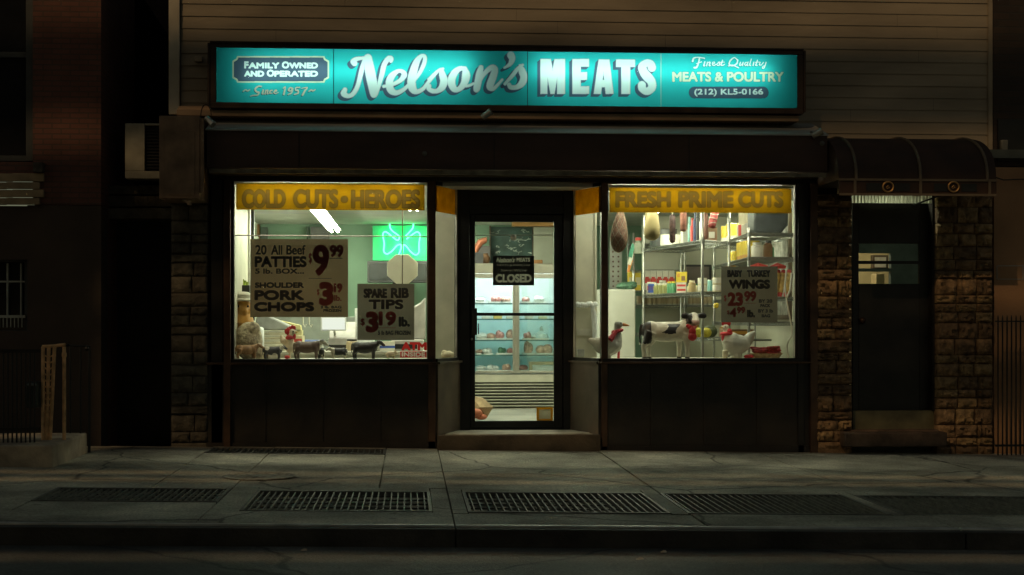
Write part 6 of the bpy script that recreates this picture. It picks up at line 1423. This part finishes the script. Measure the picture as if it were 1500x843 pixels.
c = MB(); x0 = CB[0][0]+.08; c.prism([(0, 0.02), (.05, 0), (.27, 0), (.34, .08), (.36, .4), (0, .4)], 'y', 14.32, 14.62); c.v = [Vector((v.x+x0, v.y, v.z+zB[0]+.004)) for v in c.v]; solo('black_case', c, pm('case_black', (.05, .06, .06), .4, var=.3), 'large dark carrying case on top of the wall rack', 'case', (x0, 14.4, zB[0]), bevel=.02)
jug = jar_proto('white_jug', .06, .15, pal['white'], pal['white'], 'white plastic jug on the second shelf of the wall rack', 'jug', None); place(jug, (CB[0][0]+.13, 14.4, zB[1]+.004))
jug2 = jar_proto('brown_jug', .045, .17, pal['brown'], pal['black'], 'dark brown jug beside the white jug on the wall rack', 'jug', None); place(jug2, (CB[0][0]+.25, 14.45, zB[1]+.004))
random.seed(11)
for i in range(5):
    c = MB(); x = CB[0][0]+.17+.055*i; Y = 14.3+.02*(i % 2); b0 = Vector((x, Y, zB[2]+.006)); t_ = Vector((x+.05, Y+.05, zB[2]+.27))
    d = (t_-b0)
    c.tube([b0, b0+d*.12, b0+d*.14, b0+d*.86, b0+d*.88, t_], [.02, .026, .026, .026, .026, .018], 10, m=0)
    k_ = 10
    c.m = [1 if j < 2*k_ or 4*k_-1 < j < 5*k_+k_ else 0 for j in range(len(c.f))]
    solo('snack_bag', c, [pm('snack_gold', (.55, .36, .10), .4, var=.3, scale=30), pal['red']], 'tall golden snack bag with red ends leaning on the wall rack', 'snack bag', b0, 'golden snack bags on the wall rack')
for i, (w_, dx) in enumerate(((.2, .12), (.16, .32))):
    c = MB(); c.tube([(CB[0][0]+dx-w_/2, 14.35, zB[2]+.29), (CB[0][0]+dx, 14.33, zB[2]+.31), (CB[0][0]+dx+w_/2, 14.35, zB[2]+.30)], [.015, .03, .015], 8); solo('red_packet', c, pal['red'], ['red packet laid over the snack bags beside the turkey wings poster', 'red packet laid over the snack bags by the inside wall'][i], 'packet', (CB[0][0]+dx, 14.35, zB[2]+.29))
carton('carton', .07, .06, .17, [pal['orange'], pal['red']], 'orange and red pack by the edge of the turkey wings poster', (xB(15.9)+.05, 15.9, 1.28+.004), [(0, 1, 0, .4, 1)], -.4)
lump('grocery_bag', 1075, 466, 479, .12, 14.5, pal['teal'], 'pale green bag on the low shelf behind the hen', 'bag', z=zB[3]); lump('grocery_bag', 1063, 468, 480, .1, 15.4, pal['white'], 'white bag on the low shelf behind the hen', 'bag', z=zB[3]-.02)
carton('carton', .3, .3, .1, [pal['brown'], pal['orange']], 'brown and orange flat box below the low shelf of the wall rack', (CB[0][0]+.1, 15.2, 1.0), [(0, 1, .5, .8, 1)], 0)
c = MB(); c.box(CB[0][0]-.02, CB[0][0]+.4, 14.9, 15.5, .98, .998); solo('shelf_board', c, M_wire, 'grey board under the brown and orange flat box', 'shelf board', (CB[0][0]+.1, 15.2, .98))
for px in (1049,):
    lump('yellow_tin', px, 443, 452, .06, 15.3, pal['yellow'], 'small yellow tin seen at the edge of the wall rack', 'tin', z=Z(452, 15.3, 1049))
# white wire at the window edge, doorway on the inside wall
c = MB(); c.tube(cat([P(x, y, 13.7) for x, y in ((1152, 395), (1150, 420), (1153, 444), (1158, 470), (1160, 490), (1153, 505), (1155, 526))], 6), .008, 6); c.tube([P(1153, 436, 13.7), P(1158, 425, 13.7), P(1160, 400, 13.7)], .012, 8); solo('white_cable', c, pal['white'], 'white cable hanging at the edge of the right window', 'cable', P(1153, 440, 13.7))
c = MB(); c.box(IX1-.03, IX1, 15.0, 15.9, 1.2, 2.35, 0); c.box(IX1-.035, IX1-.03, 15.05, 15.85, 1.25, 2.3, 1); solo('notice_board', c, [M_tan, pm('notice_grey', (.3, .3, .26), .6, var=.4, scale=12)], 'grey notice board on the inside wall above the wall rack', 'notice board', (IX1, 15.4, 1.2))
# white freezer, card rack and flag at the left of the right window
c = MB(); c.pbox(878, 424, 931, 530, 16.6, 17.0); c.box(X(878, 16.6), X(931, 16.6), 16.6, 17.0, FZ, Z(530, 16.6, 905)); solo('white_freezer', c, pm('freezer_white', (.62, .62, .54), .45, var=.05), 'plain white freezer cabinet behind the goose', 'freezer', (X(905, 16.8), 16.8, FZ), bevel=.015)
b_ = Raster(893, 352, 911, 424, 17.2, .004); A = b_.blank()
for r_ in range(9):
    for k in range(2): b_.disc(A, 898+8*k+random.uniform(-.6, .6), 362+r_*7.2, 1.9)
b_.c[A] = 1; tag(b_.build('card_rack', [pm('card_grey2', (.30, .31, .28), .6), pm('card_dark', (.11, .06, .05), .6)]), 'grey hanging card of small dark items under the netted ham', 'display card')
fl = thing('small_flag', 'small green white and orange flag on a stick beside the netted ham', 'flag', P(925, 392, 15.6)); 
for i, cl in enumerate(('green', 'white', 'orange')):
    c = MB(); y0 = 362+i*9; c.add([P(926-i*2, y0-6+i*3, 15.6), P(930-i*1.5, y0-2+i*2, 15.62), P(926-i*2.2, y0+16+i*2, 15.6), P(920-i*.6, y0+14+i*2, 15.58)], [(0,1,2,3)]); 
    c.v = c.v + [v+Vector((0, .004, 0)) for v in c.v]; c.f += [[7,6,5,4]]; c.m += [0]; c.build('stripe', pm('flag_'+cl, {'green': (.03, .16, .10), 'white': (.6, .6, .5), 'orange': (.6, .22, .05)}[cl], .7), fl)
c = MB(); c.tube([P(929, 356, 15.62), P(927, 396, 15.62)], .006, 6); c.build('stick', M_tan, fl)
lump('green_plants', 918, 412, 424, .25, 16.75, M_greens, 'dark green artificial leaves on top of the white freezer', 'leaves', z=Z(424, 16.6, 905))
c = MB(); c.lathe([(.05, 0), (.055, .01), (.055, .11), (.03, .14), (.035, .15), (.035, .18), (.004, .185)], 14, P(935, 372, 16.6), mf=[0]*4+[1]*4); solo('candy_jar', c, [pm('jar_clear', (.35, .38, .3), .2), pal['red']], 'glass candy jar with a red lid near the small flag', 'jar', P(935, 372, 16.6))

# ---- more goods on the racks and in the refrigerator
random.seed(21)
for i in range(6): place(smallcan, (X(1012+i*5.5, 17.2), 17.2, 1.19+(470-447)*17.2/FPX+.004), i)
c = MB(); zb_ = 1.19+(470-447)*17.2/FPX; c.box(X(1005, 17.2), X(1048, 17.2), 17.1, 17.38, zb_-.02, zb_); solo('wall_shelf', c, M_wire, 'narrow grey wall shelf with tin cans beside the dark serving tray', 'shelf', (X(1026, 17.2), 17.2, zb_))
redcan = can_proto('food_can', .037, .11, tin, pal['red'], 'tin can with a red label on the far end of the middle grocery shelf', 'can', 'red labelled cans on the middle grocery shelf')
for px in (946, 953, 960, 967): place(redcan, onA(fA(px), .62, zAm))
bluecan = can_proto('food_can', .037, .11, tin, pal['blue'], 'tin can with a blue label low on the bottom grocery shelf', 'can', 'blue labelled cans on the bottom grocery shelf')
for px in (974, 981, 988, 996): place(bluecan, onA(fA(px), .45, zAb))
oil = jar_proto('oil_bottle', .03, .24, pm('oil_gold', (.42, .34, .05), .25), pal['green'], 'tall golden oil bottle on the bottom grocery shelf behind the calf', 'bottle', 'oil bottles on the bottom grocery shelf')
for px in (1003, 1008): place(oil, onA(fA(px), .55, zAb))
ycan = can_proto('food_can', .04, .115, tin, pal['yellow'], 'yellow labelled tin can on the second wall rack shelf behind the orange cans', 'can', 'yellow labelled cans on the second wall rack shelf')
for Y in (15.4, 15.55, 15.72): place(ycan, (xB(Y)+.06, Y, zB[1]+.004))
kjar = jar_proto('spice_jar', .03, .11, pal['brown'], pal['red'], 'brown spice jar with a red cap on the third shelf of the wall rack', 'jar', 'brown spice jars on the wall rack')
for i in range(7): place(kjar, (xB(14.7+.13*i)+.05, 14.7+.13*i, zB[2]+.004))
pjar = jar_proto('spice_jar', .03, .10, pal['cream'], pal['green'], 'cream spice jar with a green cap on the low shelf of the wall rack', 'jar', 'cream spice jars on the wall rack')
for i in range(6): place(pjar, (xB(14.75+.15*i)+.06, 14.75+.15*i, zB[3]+.004))
for px, py, w_, h_, m_, n_, lab in ((741, 444, .12, .05, M_meat2, 2, 'tray of pale cutlets at the middle of the top refrigerator shelf'), (770, 444, .11, .05, M_meat, 2, 'tray of dark mince on the top shelf behind the refrigerator reflection'), (790, 444, .14, .06, M_wrap, 2, 'white parcel on the top shelf behind the refrigerator reflection'),
    (718, 498, .09, .05, M_meat2, 1, 'small pale cutlet tray between the white parcel and the red meat'), (772, 498, .1, .06, M_meat, 2, 'tray of red chops beside the white covered platter'), (748, 520, .07, .05, M_meat, 1, 'small red steak tray next to the refrigerator mullion'), (703, 520, .08, .04, M_meat2, 1, 'small pale tray at the outer end of the fourth refrigerator shelf'),
    (742, 545, .12, .06, M_meat2, 2, 'tray of pale meat at the bottom of the refrigerator'), (705, 545, .1, .05, M_wrap, 1, 'white bundle at the bottom outer corner of the refrigerator'), (765, 545, .1, .05, M_meat, 1, 'red roast at the bottom of the refrigerator beside the framed notice')):
    tray(px, py, w_, h_, m_, lab, n_)

# ---- second rows, so that the racks read as full
random.seed(33)
for px in (975, 983, 991, 1000, 1009, 1018): place(redcan if False else pjar, onA(fA(px), .7, zAm)+Vector((0, 0, 0)))
for px in (950, 958, 966): place(kjar, onA(fA(px), .8, zAm))
teal = can_proto('food_can', .036, .13, tin, pal['teal'], 'tin can with a teal label in the back row of the middle grocery shelf', 'can', 'teal labelled cans on the middle grocery shelf')
for px in (1022, 1030, 1037): place(teal, onA(fA(px) if px < 1029 else 0, .75, zAm))
for i, (px, cl, h_, w_) in enumerate(((985, 'black', .17, .09), (993, 'tan', .14, .1), (1014, 'cream', .12, .09), (1024, 'brown', .16, .1))):
    carton('carton', w_, .07, h_, [pal[cl], pal['white']], {'black': 'black carton with a white label in the back of the top grocery shelf', 'tan': 'tan carton with a white label in the back of the top grocery shelf', 'cream': 'low cream carton in the back of the top grocery shelf', 'brown': 'brown carton with a white label in the back of the top grocery shelf'}[cl], onA(fA(px), .75, zAt), [(.2, .8, .3, .7, 1)], -.3)
gcan = can_proto('food_can', .04, .12, tin, pal['green'], 'tin can with a green label at the back of the second wall rack shelf', 'can', 'green labelled cans on the second wall rack shelf')
for Y in (14.7, 14.9, 15.1, 15.3): place(gcan, (xB(Y)+.3, Y, zB[1]+.004))
for i in range(5): place(bluecan, (xB(14.6+.17*i)+.2, 14.6+.17*i, zB[3]+.004))
for i in range(4): place(oil, (xB(14.9+.14*i)+.22, 14.9+.14*i, zB[2]+.004))
wcan = can_proto('food_can', .045, .13, tin, pal['cream'], 'tin can with a cream label on the bottom shelf of the wall rack', 'can', 'cream labelled cans on the bottom wall rack shelf')
for i in range(6): place(wcan, (xB(14.5+.2*i)+.07, 14.5+.2*i, zB[4]+.004))
# counter clutter in the left window
sj = jar_proto('spice_jar', .035, .12, pal['tan'], pal['black'], 'tan jar with a black cap on the service counter behind the toy cows', 'jar', 'tan jars on the service counter')
for px in (512, 519): place(sj, onc(px, 15.45))
carton('carton', .16, .1, .10, [pal['white'], pal['blue']], 'white carton with a blue stripe on the service counter in front of the slicer', onc(566, 15.35), [(0, 1, .3, .55, 1)], .2)
carton('carton', .12, .1, .16, [pal['cream'], pal['red']], 'cream carton with a red stripe on the service counter beside the paper stack', onc(436, 15.35), [(0, 1, .6, .8, 1)], -.2)
c = MB(); q = onc(545, 15.3); c.lathe([(.06, 0), (.075, .01), (.085, .06), (.09, .065), (.08, .06), (.065, .012), (.004, .01)], 18, q); solo('steel_bowl', c, M_alu, 'shallow steel bowl on the service counter behind the all black toy cow', 'bowl', q)
for i, (px, dz) in enumerate(((385, .0), (398, .01))):
    c = MB(); q = on(px, 14.1); c.box(q.x-.07, q.x+.06, 14.04, 14.16, ZP+.001, ZP+.05+dz); solo('paper_pad', c, pal['white'] if i else pal['cream'], ['cream pad of paper behind the light brown toy cow', 'white pad of paper behind the dark grey toy cow'][i], 'paper pad', q, bevel=.004)
